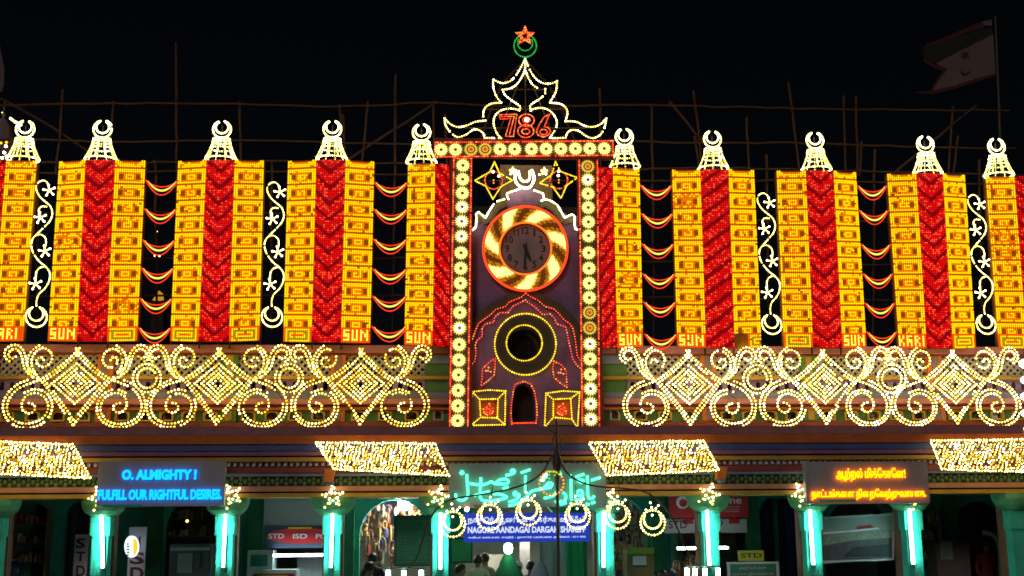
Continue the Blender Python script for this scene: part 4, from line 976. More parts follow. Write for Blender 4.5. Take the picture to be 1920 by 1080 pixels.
PGLOW = glow('banner_print_glow', (.75, .85, 1.0), 1.0)  # lettering given emission of its own to brighten it
sline(t, '\u0ba8\u0bbe\u0b95\u0bc2\u0bb0\u0bcd \u0b86\u0ba3\u0bcd\u0b9f\u0bc8\u0b95 \u0ba4\u0bb0\u0bcd\u0b95\u0bbe \u0bb7\u0bb0\u0bc0\u0b83\u0baa\u0bcd', 877, 1096, 967, 984, DB - .006, PGLOW, .004, .03)
sline(t, 'NAGORE AANDAGAI DARGAH SHAREFF', 877, 1098, 986, 1000, DB - .006, PGLOW, .004, .035)
sline(t, '\u0b95\u0bb2\u0bc0\u0baa\u0bbe \u0b8e\u0bb8\u0bcd.\u0b8e\u0bb8\u0bcd. \u0b95\u0bbe\u0ba4\u0bbf\u0bb0\u0bcd - \u0ba8\u0bbe\u0b95\u0bc2\u0bb0\u0bcd \u0baa\u0bb0\u0bae\u0bcd\u0baa\u0bc8\u0bb0 \u0b86\u0ba4\u0bc0\u0ba9\u0bae\u0bcd - 611 002', 878, 1098, 1004, 1011, DB - .006, PGLOW, .004, .02)
a = Acc(); a.bulbs([P(875.5, 955, -1.2)], .045, 0); t2 = single('bare_bulb', a, WHT, 'bare white bulb at the upper left corner of the blue banner', 'lamp', P(875.5, 959, -1.2), smooth=True)

# ---------------------------------------------------------------- shop signs inside the veranda
WHITEB = paint('white_board', (0.55, 0.55, 0.58), 0.5, 0.1, bump=0); MAROON = paint('maroon_print', (0.12, 0.012, 0.02), 0.5, 0.05, bump=0)
REDB = paint('red_board_sign', (0.55, 0.03, 0.035), 0.5, 0.12, bump=0)
DS = 1.6
t = sign('phone_sign', 'upright white shop board spelling S T D in maroon letters', 135, 1002, 166, 1100, DS, WHITEB, .05)
for ch, y0, y1 in (('S', 1009, 1028), ('T', 1034, 1053), ('D', 1060, 1081)): sline(t, ch, 142, 160, y0, y1, DS - .006, MAROON, .004, .03, 'letter')
t = sign('phone_sign', 'upright white shop board spelling I S D behind the oval lamp sign', 237, 988, 275, 1100, DS, WHITEB, .05)
for ch, y0, y1, x0, x1 in (('I', 1006, 1031, 259, 264), ('S', 1035, 1058, 243, 271), ('D', 1063, 1088, 243, 270)): sline(t, ch, x0, x1, y0, y1, DS - .006, MAROON, .004, .03, 'letter')
t = thing('oval_sign', 'small lit oval shop sign, half white and half yellow', 'sign', P(246, 1046, 1.2))
e = [tuple(q[[0, 2]]) for q in px_path(circle_px(246, 1025, 13, 20.5), 1.2)]
a = Acc(); a.prism(e, 1.2, 1.3); part('lamp_box', a, glow('sign_white', (.75, .85, 1.0), 1.5), t)
ey = [tuple(q[[0, 2]]) for q in px_path([(x, y) for x, y in circle_px(250, 1025, 8, 16, 40) if x >= 249.5], 1.195)]
a = Acc(); a.prism(ey, 1.19, 1.2); part('yellow_half', a, glow('sign_yellow', (1, .55, .02), 1.3), t)
a = Acc()
for i, (y, w) in enumerate(((1014, 4), (1019, 5), (1024, 5), (1029, 5), (1034, 4))): a.box(U(238, y, 1.19), U(238 + w, y, 1.19), 1.186, 1.198, Z(y + 1.3, 1.19), Z(y - 1.3, 1.19))
part('lettering', a, paint('blue_print', (.02, .1, .4), .5, bump=0), t)
t = sign('shop_board', 'dark shop board with a red oval reading STD ISD PCO', 494, 985, 640, 1028, 1.4, paint('dark_board', (.04, .07, .12), .5, .2, bump=0), .05)
a = Acc(); a.prism([tuple(q[[0, 2]]) for q in px_path(circle_px(566, 1005, 66, 14.5), 1.394)], 1.394, 1.4); part('red_oval', a, REDB, t)
for s, x0, x1 in (('STD', 503, 533), ('ISD', 549, 576), ('PCO', 592, 624)): sline(t, s, x0, x1, 1000.5, 1010, 1.388, PRINT, .004, .02, 'letter')
a = Acc(); a.box(U(540, 986, 1.39), U(585, 986, 1.39), 1.39, 1.398, Z(988.5, 1.39), Z(985, 1.39)); part('yellow_strip', a, paint('yellow_print', (.6, .45, .02), .5, bump=0), t)
t = sign('shop_board', 'red shop board with a white ring logo, half behind a pillar', 1256, 925, 1402, 971, 1.9, REDB, .05)
a = Acc(); a.prism(circ(1280, 942, 12, 1.89, 28), 1.89, 1.9, [circ(1281, 943, 7.5, 1.89, 20)]); part('ring_logo', a, PRINT, t)
sline(t, 'vodafone', 1302, 1390, 930, 945, 1.894, PRINT, .004, .02); 
a = Acc(); 
for y in (953, 958, 962): a.box(U(1360, y, 1.89), U(1387, y, 1.89), 1.894, 1.898, Z(y + .8, 1.89), Z(y - .8, 1.89))
part('small_print', a, paint('pink_print', (.6, .3, .3), .5, bump=0), t)
t = sign('shop_board', 'pale shop board reading STD ISD PCO in dark red', 1246, 973, 1400, 1000, 2.2, WHITEB, .05)
for s, x0, x1 in (('STD', 1254, 1288), ('I', 1303, 1306), ('S', 1312, 1322), ('P', 1348, 1355)): sline(t, s, x0, x1, 976, 991, 2.19, MAROON, .006, .01, 'letter')
for x0 in (1280, 1367):
    a = Acc(); a.box(U(x0, 980, 2.19), U(x0 + 20, 980, 2.19), 2.192, 2.198, Z(985, 2.19), Z(975, 2.19)); part('red_label', a, REDB, t)
t = sign('yellow_sign', 'small yellow board with black STD above the green notice board', 1385, 1032, 1432, 1052, .6, paint('yellow_green_board', (.5, .5, .03), .5, .1, bump=0), .04); sline(t, 'STD', 1389, 1428, 1037, 1046, .594, INK, .005, .02)
t = sign('notice_board', 'green notice board in white frame with red lettering, at lower right', 1366, 1053, 1460, 1110, .3, WHITEB, .05)
a = Acc(); p0, p1 = P(1371, 1106, .29), P(1455, 1057, .29); a.box(p0[0], p1[0], .29, .298, p0[2], p1[2]); part('green_field', a, TEALDK, t)
sline(t, '\u0b85\u0bb1\u0bbf\u0bb5\u0bbf\u0baa\u0bcd\u0baa\u0bc1', 1386, 1436, 1061, 1069, .284, paint('pink_print', (.6, .3, .3), .5, bump=0), .004, .02); sline(t, '\u0ba4\u0bb0\u0bcd\u0b95\u0bbe \u0ba8\u0bbf\u0bb0\u0bcd\u0bb5\u0bbe\u0b95\u0bae\u0bcd', 1374, 1450, 1073, 1080, .284, MATS['pink_print'], .004, .02)
BGREEN = paint('board_green', (0.02, 0.16, 0.09), 0.55, 0.15, bump=0)
for (x0, y0, x1, y1, d), lab in (((738, 966, 812, 1062, .9), 'large dark green text board leaning beside the arch of wares'), ((844, 1008, 886, 1056, 2.4), 'small bright green text board behind the tube lit pillar')):
    t = sign('text_board', lab, x0, y0, x1, y1, d, paint('board_edge', (.02, .05, .09), .5, bump=0), .05)
    a = Acc(); p0, p1 = P(x0 + 3, y1 - 3, d - .006), P(x1 - 3, y0 + 3, d - .006); a.box(p0[0], p1[0], d - .006, d - .001, p0[2], p1[2]); part('green_field', a, BGREEN if x0 < 800 else paint('board_bright', (.03, .38, .12), .55, bump=0), t)
    a = Acc(); y = y0 + 9
    while y < y1 - 8:
        x = x0 + 7
        while x < x1 - 12:
            w = rng.uniform(3, 10); a.box(U(x, y, d - .01), U(min(x + w, x1 - 6), y, d - .01), d - .011, d - .007, Z(y + .8, d), Z(y - .8, d)); x += w + 1.5
        y += 4.2
    part('text_lines', a, paint('board_text', (.06, .30, .14), .6, bump=0), t, kind='stuff')
t = thing('poster', 'sagging printed poster of a long building hung between two pillars', 'poster', P(1607, 1056, -.1))
pc = [(1537, 969), (1573, 968), (1610, 966), (1645, 964), (1676, 961), (1677, 1010), (1676, 1050), (1640, 1052), (1608, 1052), (1570, 1055), (1541, 1057), (1537, 1010)]
def flat(nm, pts, d, mat): a = Acc(); a.prism([tuple(q[[0, 2]]) for q in px_path(pts, d)], d, d + .006); return part(nm, a, mat, t)
flat('sheet', pc, -.1, WHITEB)
flat('printed_sky', [(1542, 973), (1673, 967), (1673, 992), (1542, 1000)], -.11, paint('print_grey', (.38, .36, .38), .6, .1, bump=0)); flat('printed_building', [(1542, 1000), (1673, 992), (1673, 1008), (1600, 1013), (1542, 1024)], -.11, paint('print_stone', (.26, .27, .24), .6, .35, 14, 0))
flat('printed_road', [(1542, 1024), (1600, 1013), (1673, 1008), (1673, 1047), (1575, 1050), (1542, 1051)], -.11, paint('print_road', (.09, .085, .10), .6, .3, 6, 0)); flat('printed_banner', [(1606, 987), (1632, 984), (1640, 989), (1606, 993)], -.118, REDB)
flat('printed_figures', [(1580, 1044), (1600, 1026), (1668, 1020), (1670, 1044)], -.118, paint('print_dark', (.03, .035, .045), .6, .5, 30, 0)); flat('printed_roofline', [(1542, 998), (1600, 994), (1645, 989), (1650, 992), (1600, 997), (1542, 1002)], -.114, PRINT)

# ================================================================ shops and wares under the veranda
def tl(px, py, d, L, lab, rot=0.0, m=None, grp='small white tubes in the shops'):
    o = tube_light(L, m or TUBEW, 'shop_tube'); put(o, P(px, py, d), lab); o['group'] = grp; o.rotation_euler = (0, rot, TH); return o
tl(559, 1041, 1.3, 1.05, 'level white tube light below the STD ISD shop board', math.pi / 2)
tl(1288, 1028, 1.6, .42, 'short bright level tube left of the pillar, below the pale shop board', math.pi / 2); tl(1354, 1027, 1.6, .28, 'short bright level tube right of the pillar, below the pale shop board', math.pi / 2)
def loc_box(nm, lab, cat, x0, y0, x1, y1, d, depth, mat, zbot=None, grp=None):
    p0, p1 = P(x0, y1, d), P(x1, y0, d); z0 = p0[2] if zbot is None else zbot
    t = thing(nm, lab, cat, ((p0[0] + p1[0]) / 2, d, z0), grp); a = Acc(); a.box(p0[0], p1[0], d, d + depth, z0, p1[2]); part('carcass', a, mat, t); return t, p0, p1
# roller shutter
a = Acc(); p0, p1 = P(494, 985, 2.6), P(606, 932, 2.6)
t = thing('roller_shutter', 'half raised pale grey roller shutter above the STD ISD shop board', 'shutter', ((p0[0] + p1[0]) / 2, 2.6, p0[2]))
SHUT = paint('shutter_grey', (.42, .50, .50), .5, .12)
n = 9
for i in range(n):
    z0 = p0[2] + (p1[2] - p0[2]) * i / n; z1 = p0[2] + (p1[2] - p0[2]) * (i + .92) / n
    a = Acc(); a.box(p0[0], p1[0], 2.6, 2.63 + .01 * (i % 2), z0, z1); part('slat', a, SHUT, t)
# cabinets and counters
PALEB = paint('pale_blue_metal', (.42, .52, .55), .5, .15)
t, p0, p1 = loc_box('phone_booth', 'pale blue phone booth cabinet under the level tube light', 'booth', 462, 1032, 512, 1110, 1.2, .6, PALEB, .3)
a = Acc(); q0, q1 = P(469, 1062, 1.19), P(502, 1040, 1.19); a.box(q0[0], q1[0], 1.185, 1.2, q0[2], q1[2]); part('window', a, TEALDK, t)
t, p0, p1 = loc_box('shop_counter', 'pale shop counter with a maroon and yellow front board', 'counter', 470, 1068, 556, 1110, .9, .5, PALEB, .3)
a = Acc(); a.box(U(474, 1074, .88), U(552, 1074, .88), .88, .9, Z(1092, .88), Z(1071, .88)); part('front_board', a, DKRED, t); a = Acc(); a.box(U(484, 1076, .87), U(540, 1076, .87), .87, .88, Z(1081, .87), Z(1074, .87)); part('yellow_label', a, MATS['yellow_print'], t)
t, p0, p1 = loc_box('steel_cupboard', 'pale steel cupboard behind the level tube light', 'cupboard', 556, 1044, 606, 1110, 2.0, .6, WHITEB, .3)
a = Acc(); a.box(p0[0] + .02, (p0[0] + p1[0]) / 2 - .01, 1.98, 2.0, .4, p1[2] - .04); part('door', a, PALEB, t); a = Acc(); a.box((p0[0] + p1[0]) / 2 + .01, p1[0] - .02, 1.98, 2.0, .4, p1[2] - .04); part('door', a, PALEB, t)
t, p0, p1 = loc_box('glass_case', 'dim glass display case with papers in the dark shop bay', 'case', 316, 1020, 396, 1085, 1.8, .5, paint('case_dark', (.10, .15, .16), .4, .3), .3)
for x0, y0, x1, y1, m in ((332, 1032, 360, 1068, 'paper_blue'), (364, 1034, 374, 1060, 'paper_dim'), (380, 1030, 390, 1062, 'paper_dim')):
    a = Acc(); a.box(U(x0, y1, 1.78), U(x1, y1, 1.78), 1.775, 1.795, Z(y1, 1.78), Z(y0, 1.78)); part('paper', a, paint(m, (.30, .42, .48) if m == 'paper_blue' else (.14, .2, .2), .6, .2, bump=0), t)
a = Acc(); a.box(U(319, 1024, 1.78), U(393, 1024, 1.78), 1.77, 1.795, Z(1027, 1.78), Z(1021, 1.78)); part('top_rail', a, PALEB, t)
t, p0, p1 = loc_box('cupboard', 'dark wooden cupboard with a pale notice, in the dim right bay', 'cupboard', 1761, 1018, 1816, 1110, 2.0, .5, paint('cupboard_brown', (.12, .09, .08), .6, .3), .3)
a = Acc(); a.box(U(1764, 1040, 1.98), U(1787, 1040, 1.98), 1.98, 2.0, Z(1057, 1.98), Z(1021, 1.98)); part('notice', a, paint('paper_dim2', (.25, .27, .30), .6, .2, bump=0), t)
t, p0, p1 = loc_box('printer_stand', 'shop stand with green top and machine under the wares right of the banner', 'stand', 1177, 1030, 1226, 1110, 1.4, .5, paint('stand_brown', (.16, .14, .05), .6, .3), .3)
a = Acc(); a.box(p0[0], p1[0], 1.36, 1.4, Z(1041, 1.36), Z(1029, 1.36)); part('green_fascia', a, paint('fascia_green', (.22, .32, .03), .5, .2), t); a = Acc(); a.box(U(1188, 1050, 1.3), U(1212, 1050, 1.3), 1.3, 1.4, Z(1062, 1.3), Z(1045, 1.3)); part('machine', a, PALEB, t)
# blue curtain in the arch right, dark bays
CURT = paint('blue_cloth', (.015, .03, .11), .8, .3)
def curtain(nm, lab, x0, x1, y0, d, mat, amp=.05, cat='curtain'):
    u0, u1 = U(x0, 1000, d), U(x1, 1000, d); z1 = Z(y0, d); n = 60; uu = np.linspace(u0, u1, n); dd = d + amp * np.sin(np.linspace(0, (u1 - u0) * 22, n)) + amp * .4 * np.sin(np.linspace(0, (u1 - u0) * 9, n))
    rows = np.linspace(.34, z1, 6); v = np.array([(uu[i], dd[i] * 1 + .02 * math.sin(3 * z + i * .2), z) for z in rows for i in range(n)]); v = np.concatenate([v, v + [0, .015, 0]]); N = 6 * n
    f = [(r * n + i, r * n + i + 1, (r + 1) * n + i + 1, (r + 1) * n + i) for r in range(5) for i in range(n - 1)]
    f += [tuple(k + N for k in q[::-1]) for q in f]
    a = Acc(); a.add(v, np.array(f)); return single(nm, a, mat, lab, cat, ((u0 + u1) / 2, d, .34), smooth=True)
curtain('curtain', 'dark blue curtain filling the arch left of the poster', 1420, 1510, 928, 3.4, CURT)
curtain('curtain', 'dark green curtain in the bay at the far left', 24, 96, 936, 3.4, paint('green_cloth', (.02, .10, .06), .8, .3))
curtain('curtain', 'dim grey blue curtain in the narrow arch behind the S T D board', 116, 170, 934, 3.5, paint('grey_cloth', (.12, .17, .22), .8, .3))
curtain('curtain', 'bright green cloth panel on the right side of the entrance', 1066, 1094, 1010, 1.6, paint('bright_green_cloth', (.02, .36, .12), .7, .15), .02)
curtain('curtain', 'pale curtain hanging in the lit entrance hall', 1012, 1058, 1005, 3.3, paint('pale_cloth', (.55, .52, .55), .8, .1), .04)
# hanging wares
WARES = [paint('ware_' + n, c, .6, .3, 5, 0) for n, c in (('tan', (.45, .25, .14)), ('brown', (.25, .11, .05)), ('gold', (.55, .36, .10)), ('rose', (.50, .20, .17)), ('cream', (.60, .50, .40)), ('blue', (.10, .10, .28)), ('dark', (.05, .03, .03)), ('red', (.45, .05, .04)))]
def wares(lab, x0, x1, y0, y1, d, n, skip=None):
    t = thing('hanging_wares', lab, 'wares', P((x0 + x1) / 2, y1, d))
    k = 0
    while k < n:
        x, y = rng.uniform(x0, x1), rng.uniform(y0, y1)
        hw = (x1 - x0) / 2; xm = (x0 + x1) / 2
        if y < y0 + hw and (x - xm) ** 2 + (y - y0 - hw) ** 2 > hw ** 2: k += .3; continue
        p = P(x, y, d + rng.uniform(0, .5)); L = rng.uniform(.10, .34); w = rng.uniform(.02, .055); a = Acc()
        kind = rng.random()
        if kind < .55: a.lathe([(w * .3, L), (w * .8, L * .8), (w, L * .4), (w * .9, .02), (w * .4, 0)], p - [0, 0, L / 2], 7)
        elif kind < .8: a.bulbs([p], np.array([[w * 1.4, w, w * 1.6]]))
        else:
            pts = np.column_stack([p[0] + w * 1.6 * np.cos(np.linspace(0, 6.28, 13)[:-1]), np.full(12, p[1]), p[2] + L * .6 * np.sin(np.linspace(0, 6.28, 13)[:-1])]); a.tube(pts, .014, 0, 5, True)
        part('ware', a, WARES[int(rng.choice(8, p=[.2, .17, .14, .12, .15, .07, .1, .05]))], t); k += 1
    a = Acc(); 
    for y in (y0 + 12, (y0 + y1) / 2): a.tube([P(x0 + 6, y, d + .55), P(x1 - 6, y, d + .55)], .012, 0, 5)
    part('rail', a, WIRE, t)
wares('mass of brown and gold wares hanging in the arch left of the green text board', 676, 742, 936, 1075, 3.3, 95)
wares('wares hanging above the green text board near the bright lamp', 742, 790, 940, 985, 3.4, 28)
wares('tan and rose wares hanging in the arch right of the entrance', 1110, 1208, 938, 1032, 3.3, 80)
wares('red and cream wares on the shelf at the right of the entrance', 1140, 1176, 1026, 1075, 2.4, 26)
wares('small dark goods on the shop wall beside the tube lit right pillar', 1264, 1306, 1046, 1078, 2.0, 18)
t = thing('shop_lamp', 'dazzling white lamp at the top of the arch of wares', 'lamp', P(757, 958, 3.1)); c = P(757, 945, 3.1)
a = Acc(); a.lathe([(.02, .16), (.08, .12), (.11, .02), (.10, -.08), (.05, -.13)], c, 14); part('globe', a, glow('lamp_white', (1, .90, .78), 170.0), t, smooth=True); a = Acc(); a.lathe([(.03, .16), (.03, .3)], c, 8); part('cap', a, STEEL, t)
t = thing('green_lamp', 'glaring green white lamp hanging below the blue banner', 'lamp', P(953, 1040, .6)); c = P(953, 1028, .6)
a = Acc(); a.lathe([(.02, .10), (.07, .07), (.085, 0), (.07, -.07), (.02, -.11)], c, 14); part('globe', a, glow('lamp_green', (.30, 1.0, .62), 30.0), t, smooth=True); a = Acc(); a.tube([c + [0, 0, .1], c + [0, 0, .7]], .008, 0, 5); part('cord', a, WIRE, t)
# entrance hall: unseen tubes added inside to light the people
t, p0, p1 = loc_box('wall_panel', 'pale rounded panel standing in the lit entrance hall', 'panel', 975, 1004, 993, 1082, 4.2, .08, paint('pale_panel', (.6, .58, .55), .6, .1), .3)
t, p0, p1 = loc_box('cupboard', 'cream cupboard at the back of the entrance hall', 'cupboard', 912, 1040, 946, 1085, 4.6, .5, paint('cream_cup', (.52, .50, .40), .6, .1), .3)
HALL = glow('unseen_hall_tube', (1, .93, .82), 120.0)
tl(905, 985, 4.0, 1.0, 'unseen level tube added behind the banner to light the entrance hall', math.pi / 2, HALL); tl(1010, 985, 4.0, 1.0, 'second unseen tube added to light the entrance hall, nearer the pale curtain', math.pi / 2, HALL)

# ================================================================ people
SKIN = paint('skin', (.22, .11, .07), .55, .1, bump=0); HAIR = paint('hair', (.012, .01, .01), .5, .1, bump=0)
def person(lab, px, py_top, d, shirt, seated=False, face=0.0, veil=None, sc=1.0, hair=HAIR):
    """one continuous body grown from a joint skeleton; py_top is the picture row of the crown of the head"""
    p = P(px, py_top, d); H = 1.66 * sc; foot = p[2] - (H if not seated else 1.28 * sc)
    foot = max(foot, .3) if not seated else foot
    t = thing('person', lab, 'person', (p[0], d, max(.3, foot)))
    top = p[2]; j = []; e = []
    def J(u, dd, z, r, r2=None): j.append(((u * sc, dd * sc, top - z * sc), (r * sc, (r2 or r) * sc))); return len(j) - 1
    pel = J(0, 0, .80, .145, .11); ab = J(0, 0, .62, .14, .105); ch = J(0, 0, .42, .17, .115); nk0 = J(0, 0, .27, .075); nk = J(0, -.01, .23, .052); hd = J(0, -.015, .13, .085, .095); cr = J(0, -.01, .06, .075, .085)
    e += [(pel, ab), (ab, ch), (ch, nk0), (nk0, nk), (nk, hd), (hd, cr)]
    ns = J(0, -.115, .135, .016); e.append((hd, ns))
    for s in (-1, 1):
        sh = J(s * .18, 0, .32, .062); el = J(s * .225, .03, .60, .045); wr = J(s * .20, -.10, .80, .032); hn = J(s * .19, -.16, .88, .036, .02)
        e += [(ch, sh), (sh, el), (el, wr), (wr, hn)]
        if seated: kn = J(s * .12, -.42, .83, .075); ft = J(s * .12, -.44, 1.22, .05)
        else: kn = J(s * .09, -.01, 1.20, .075); ft = J(s * .09, .0, 1.60, .05)
        hp = J(s * .09, 0, .87, .10); e += [(pel, hp), (hp, kn), (kn, ft)]
    me = bpy.data.meshes.new('body'); me.from_pydata([(q[0][0], q[0][1], q[0][2]) for q in j], e, [])
    o = bpy.data.objects.new('body', me); COL.objects.link(o)
    sk = o.modifiers.new('skin', 'SKIN'); ss = o.modifiers.new('sub', 'SUBSURF'); ss.levels = 1; ss.render_levels = 1
    for i, q in enumerate(j): me.skin_vertices[0].data[i].radius = q[1]; me.skin_vertices[0].data[i].use_root = (i == 0)
    dg = bpy.context.evaluated_depsgraph_get(); dg.update()
    bm_ = bpy.data.meshes.new_from_object(o.evaluated_get(dg)); bpy.data.objects.remove(o)
    v = np.array([w.co[:] for w in bm_.vertices]); f = [tuple(q.vertices) for q in bm_.polygons]; bpy.data.meshes.remove(bm_)
    ca, sa = math.cos(face), math.sin(face)
    w = np.column_stack([p[0] + v[:, 0] * ca - v[:, 1] * sa, d + v[:, 0] * sa + v[:, 1] * ca, v[:, 2]])
    w[:, 2] = np.maximum(w[:, 2], .302)
    a = Acc(); zz_ = np.array([np.mean([v[k][2] for k in q]) for q in f]); xx_ = np.array([np.mean([abs(v[k][0]) for k in q]) for q in f])
    mi = np.where(zz_ > top - .245 * sc, 0, np.where(zz_ > top - .84 * sc, 1, 2)); mi = np.where((xx_ > .165 * sc) & (zz_ < top - .82 * sc) & (zz_ > top - .98 * sc), 0, mi)
    a.v = [w]; a.n = len(w)
    for k in (3, 4):
        g_ = [i for i, q in enumerate(f) if len(q) == k]
        if g_: a.f.append(np.array([f[i] for i in g_])); a.m.append(mi[g_])
    part('body', a, [SKIN, shirt, paint('trouser', (.10, .09, .09), .8, .2, bump=0)], t, smooth=True)
    # hair or head cloth: a cap that fits the skull, open at the face
    if hair is not None:
        th = np.linspace(0, math.pi * .62, 8); ph = np.linspace(0, 2 * math.pi, 17)[:-1]; V = []
        for a_ in th:
            for b_ in ph:
                x, y, z = .098 * math.sin(a_) * math.cos(b_), .112 * math.sin(a_) * math.sin(b_), .125 * math.cos(a_)
                fr = max(0, -math.sin(b_)) * (a_ / th[-1]); z += .085 * fr
                V.append((x * sc, (y + .005) * sc, (z - .118) * sc))
        V = np.array(V); V = np.column_stack([p[0] + V[:, 0] * ca - V[:, 1] * sa, d + V[:, 0] * sa + V[:, 1] * ca, top + V[:, 2]])
        F = [(r * 16 + i, r * 16 + (i + 1) % 16, (r + 1) * 16 + (i + 1) % 16, (r + 1) * 16 + i) for r in range(7) for i in range(16)]
        a = Acc(); a.add(V, np.array(F)); part('hair' if hair is HAIR else 'cap', a, hair, t, smooth=True)
    if veil is not None:
        rows = [(.0, .03), (-.04, .10), (-.13, .145), (-.24, .18), (-.36, .26), (-.60, .33), (-.9, .38), (-1.1, .40)]; V = []; n = 26
        for z, r in rows:
            for i in range(n):
                b_ = 2 * math.pi * i / n; rr = r * (1 + .05 * math.sin(5 * b_ + z * 9) * min(1, -z * 3)); V.append((p[0] + rr * math.cos(b_), d + rr * .8 * math.sin(b_), top + .02 + z))
        F = [(r * n + i, (r) * n + (i + 1) % n, (r + 1) * n + (i + 1) % n, (r + 1) * n + i) for r in range(len(rows) - 1) for i in range(n)]
        V = np.array(V); V[:, 2] = np.maximum(V[:, 2], .31); a = Acc(); a.add(V, np.array(F)); a.add(V[:n], [tuple(range(n))]); part('veil', a, veil, t, smooth=True)
    return t
cl = lambda n, c: paint('cloth_' + n, c, .85, .12, 4, .1)
person('person in a cream shirt seen from behind in the lit entrance', 896, 1040, 1.9, cl('cream', (.55, .45, .33)), face=math.pi)
person('dark haired person standing just beyond the cream shirted one', 909, 1037, 2.7, cl('olive', (.25, .24, .14)), face=2.6)
person('person with face turned aside beside the green text board', 863, 1058, 1.6, cl('greygreen', (.30, .36, .22)), face=1.2)
person('figure wrapped in a dark green veil below the green lamp', 953, 1040, .9, cl('green', (.01, .09, .04)), face=math.pi, veil=cl('green', (.01, .09, .04)), hair=None)
person('person in a white cap between the green veil and the pale panel', 971, 1053, 2.3, cl('tan', (.40, .30, .22)), face=.3, hair=cl('white', (.7, .7, .7)))
person('person in blue in the lit entrance hall', 995, 1052, 2.4, cl('blue', (.03, .14, .34)), face=math.pi)
person('person in a mauve scarf in front of the pale curtain', 1012, 1056, 2.0, cl('mauve', (.36, .28, .40)), face=math.pi, veil=cl('mauve', (.36, .28, .40)), hair=None)
person('dark haired person among the wares, left of the text board', 699, 1037, 2.2, cl('black', (.03, .02, .03)), face=math.pi)
person('shorter person in a red top among the wares', 692, 1054, 1.6, cl('red', (.30, .05, .06)), face=2.4)
person('dark head at the bottom right of the entrance, before the red wares', 1159, 1069, .9, cl('lime', (.40, .44, .04)), face=math.pi)
person('left one of two dark heads before the green pier', 1242, 1069, .8, cl('navy', (.05, .06, .12)), face=math.pi)
person('right one of two dark heads before the green pier', 1257, 1068, 1.1, cl('brown', (.18, .1, .07)), face=2.8)
person('dim figure in dark red in the right bay', 1846, 1012, 2.2, cl('maroon', (.16, .02, .03)), face=.2)
# garland strip and scraps in the right bay
a = Acc(); q = smooth_path([(1843, 998), (1856, 1000), (1868, 1008), (1874, 1025), (1876, 1050), (1877, 1090)], 8); a.tube(px_path(q, 1.2), .05, 0, 8)
single('cloth_garland', a, paint('mint_cloth', (.35, .52, .45), .8, .25, 12), 'pale green cloth garland drooping beside the far right pillar', 'garland', P(1877, 1090, 1.2), smooth=True)
t = sign('paper_notice', 'small stack of pale notices on the far right pillar', 1881, 1028, 1890, 1082, .2, WHITEB, .02, 'notice')
for y in (1034, 1046, 1060, 1072):
    a = Acc(); a.box(U(1882, y, .19), U(1889, y, .19), .19, .198, Z(y + 2, .19), Z(y - 2, .19)); part('print', a, INK if y != 1060 else MATS['yellow_print'], t)
# scooter like shape at far left
t = thing('motor_scooter', 'dark blue scooter with two glints at the far lower left', 'scooter', (U(12, 1050, .6), .6, .3)); c = P(14, 1070, .6)
a = Acc(); a.lathe([(.05, -.25), (.22, -.2), (.25, 0), (.20, .12), (.10, .17)], c, 14); part('front_fairing', a, paint('scooter_blue', (.02, .05, .14), .25, .1), t, smooth=True)
a = Acc(); a.tube([c + [-.3, -.05, .22], c + [0, -.02, .17], c + [.3, -.05, .22]], .02, 0, 6); part('handlebar', a, STEEL, t)
for s in (-1, 1): a = Acc(); a.bulbs([c + [s * .09, -.22, .05]], np.array([[.05, .03, .04]])); part('headlight', a, paint('lens', (.6, .65, .65), .1, 0, bump=0), t, smooth=True)
a = Acc(); a.lathe([(.30, -.06), (.32, 0), (.30, .06)], (0, 0, 0), 18); V = a.v[0].copy(); a.v[0] = np.column_stack([V[:, 2] + c[0], V[:, 0] + .6, V[:, 1] + .62]); part('wheel', a, WIRE, t, smooth=True)
a = Acc(); a.box(c[0] - .14, c[0] + .14, .7, 1.7, .6, .95); part('seat_body', a, paint('scooter_blue', (.02, .05, .14), .25, .1), t)

# ================================================================ lamp pole with drooping arms and hanging crescents
DP_ = -4.2
IRON = paint('brown_iron', (.05, .035, .025), .5, .2)
t = thing('lamp_pole', 'slim dark lamp pole with two long drooping arms before the entrance', 'lamp pole', (U(1046, 900, DP_), DP_, 0))
pb = P(1046, 1000, DP_); pt = P(1046, 786, DP_)
a = Acc(); a.tube([(pb[0], DP_, .02), (pb[0], DP_, 1.3), (pb[0], DP_, P(1046, 850, DP_)[2]), (pb[0], DP_, pt[2])], [.034, .028, .022, .014], 0, 10); part('shaft', a, IRON, t, smooth=True)
a = Acc(); zc_ = P(1046, 870, DP_)[2]; a.lathe([(.02, -.34), (.055, -.10), (.085, .03), (.05, .14), (.02, .22)], (pb[0], DP_, zc_), 12); part('collar', a, IRON, t, smooth=True); a = Acc(); a.lathe([(.15, 0), (.12, .1), (.05, .2)], (pb[0], DP_, .0), 14); part('base', a, IRON, t)
LARM = [(1044, 846), (1032, 860), (1018, 884), (992, 904), (955, 917), (904, 927), (852, 935), (828, 946), (810, 966), (800, 986), (790, 1020), (779, 1050), (764, 1066)]
RARM = [(1048, 858), (1062, 885), (1085, 902), (1120, 912), (1180, 917), (1215, 925), (1250, 955), (1270, 990), (1290, 1035), (1312, 1066)]
for L in (LARM, RARM):
    a = Acc(); q = smooth_path(px_path(L, DP_), 6); a.tube(q, np.linspace(.015, .012, len(q)), 0, 7); part('arm', a, IRON, t, smooth=True)
for L in ([(1042, 852), (1036, 830), (1040, 812), (1030, 806)], [(1050, 852), (1053, 832), (1049, 815)]): 
    a = Acc(); a.tube(smooth_path(px_path(L, DP_), 5), .009, 0, 6); part('scroll_rod', a, IRON, t, smooth=True)
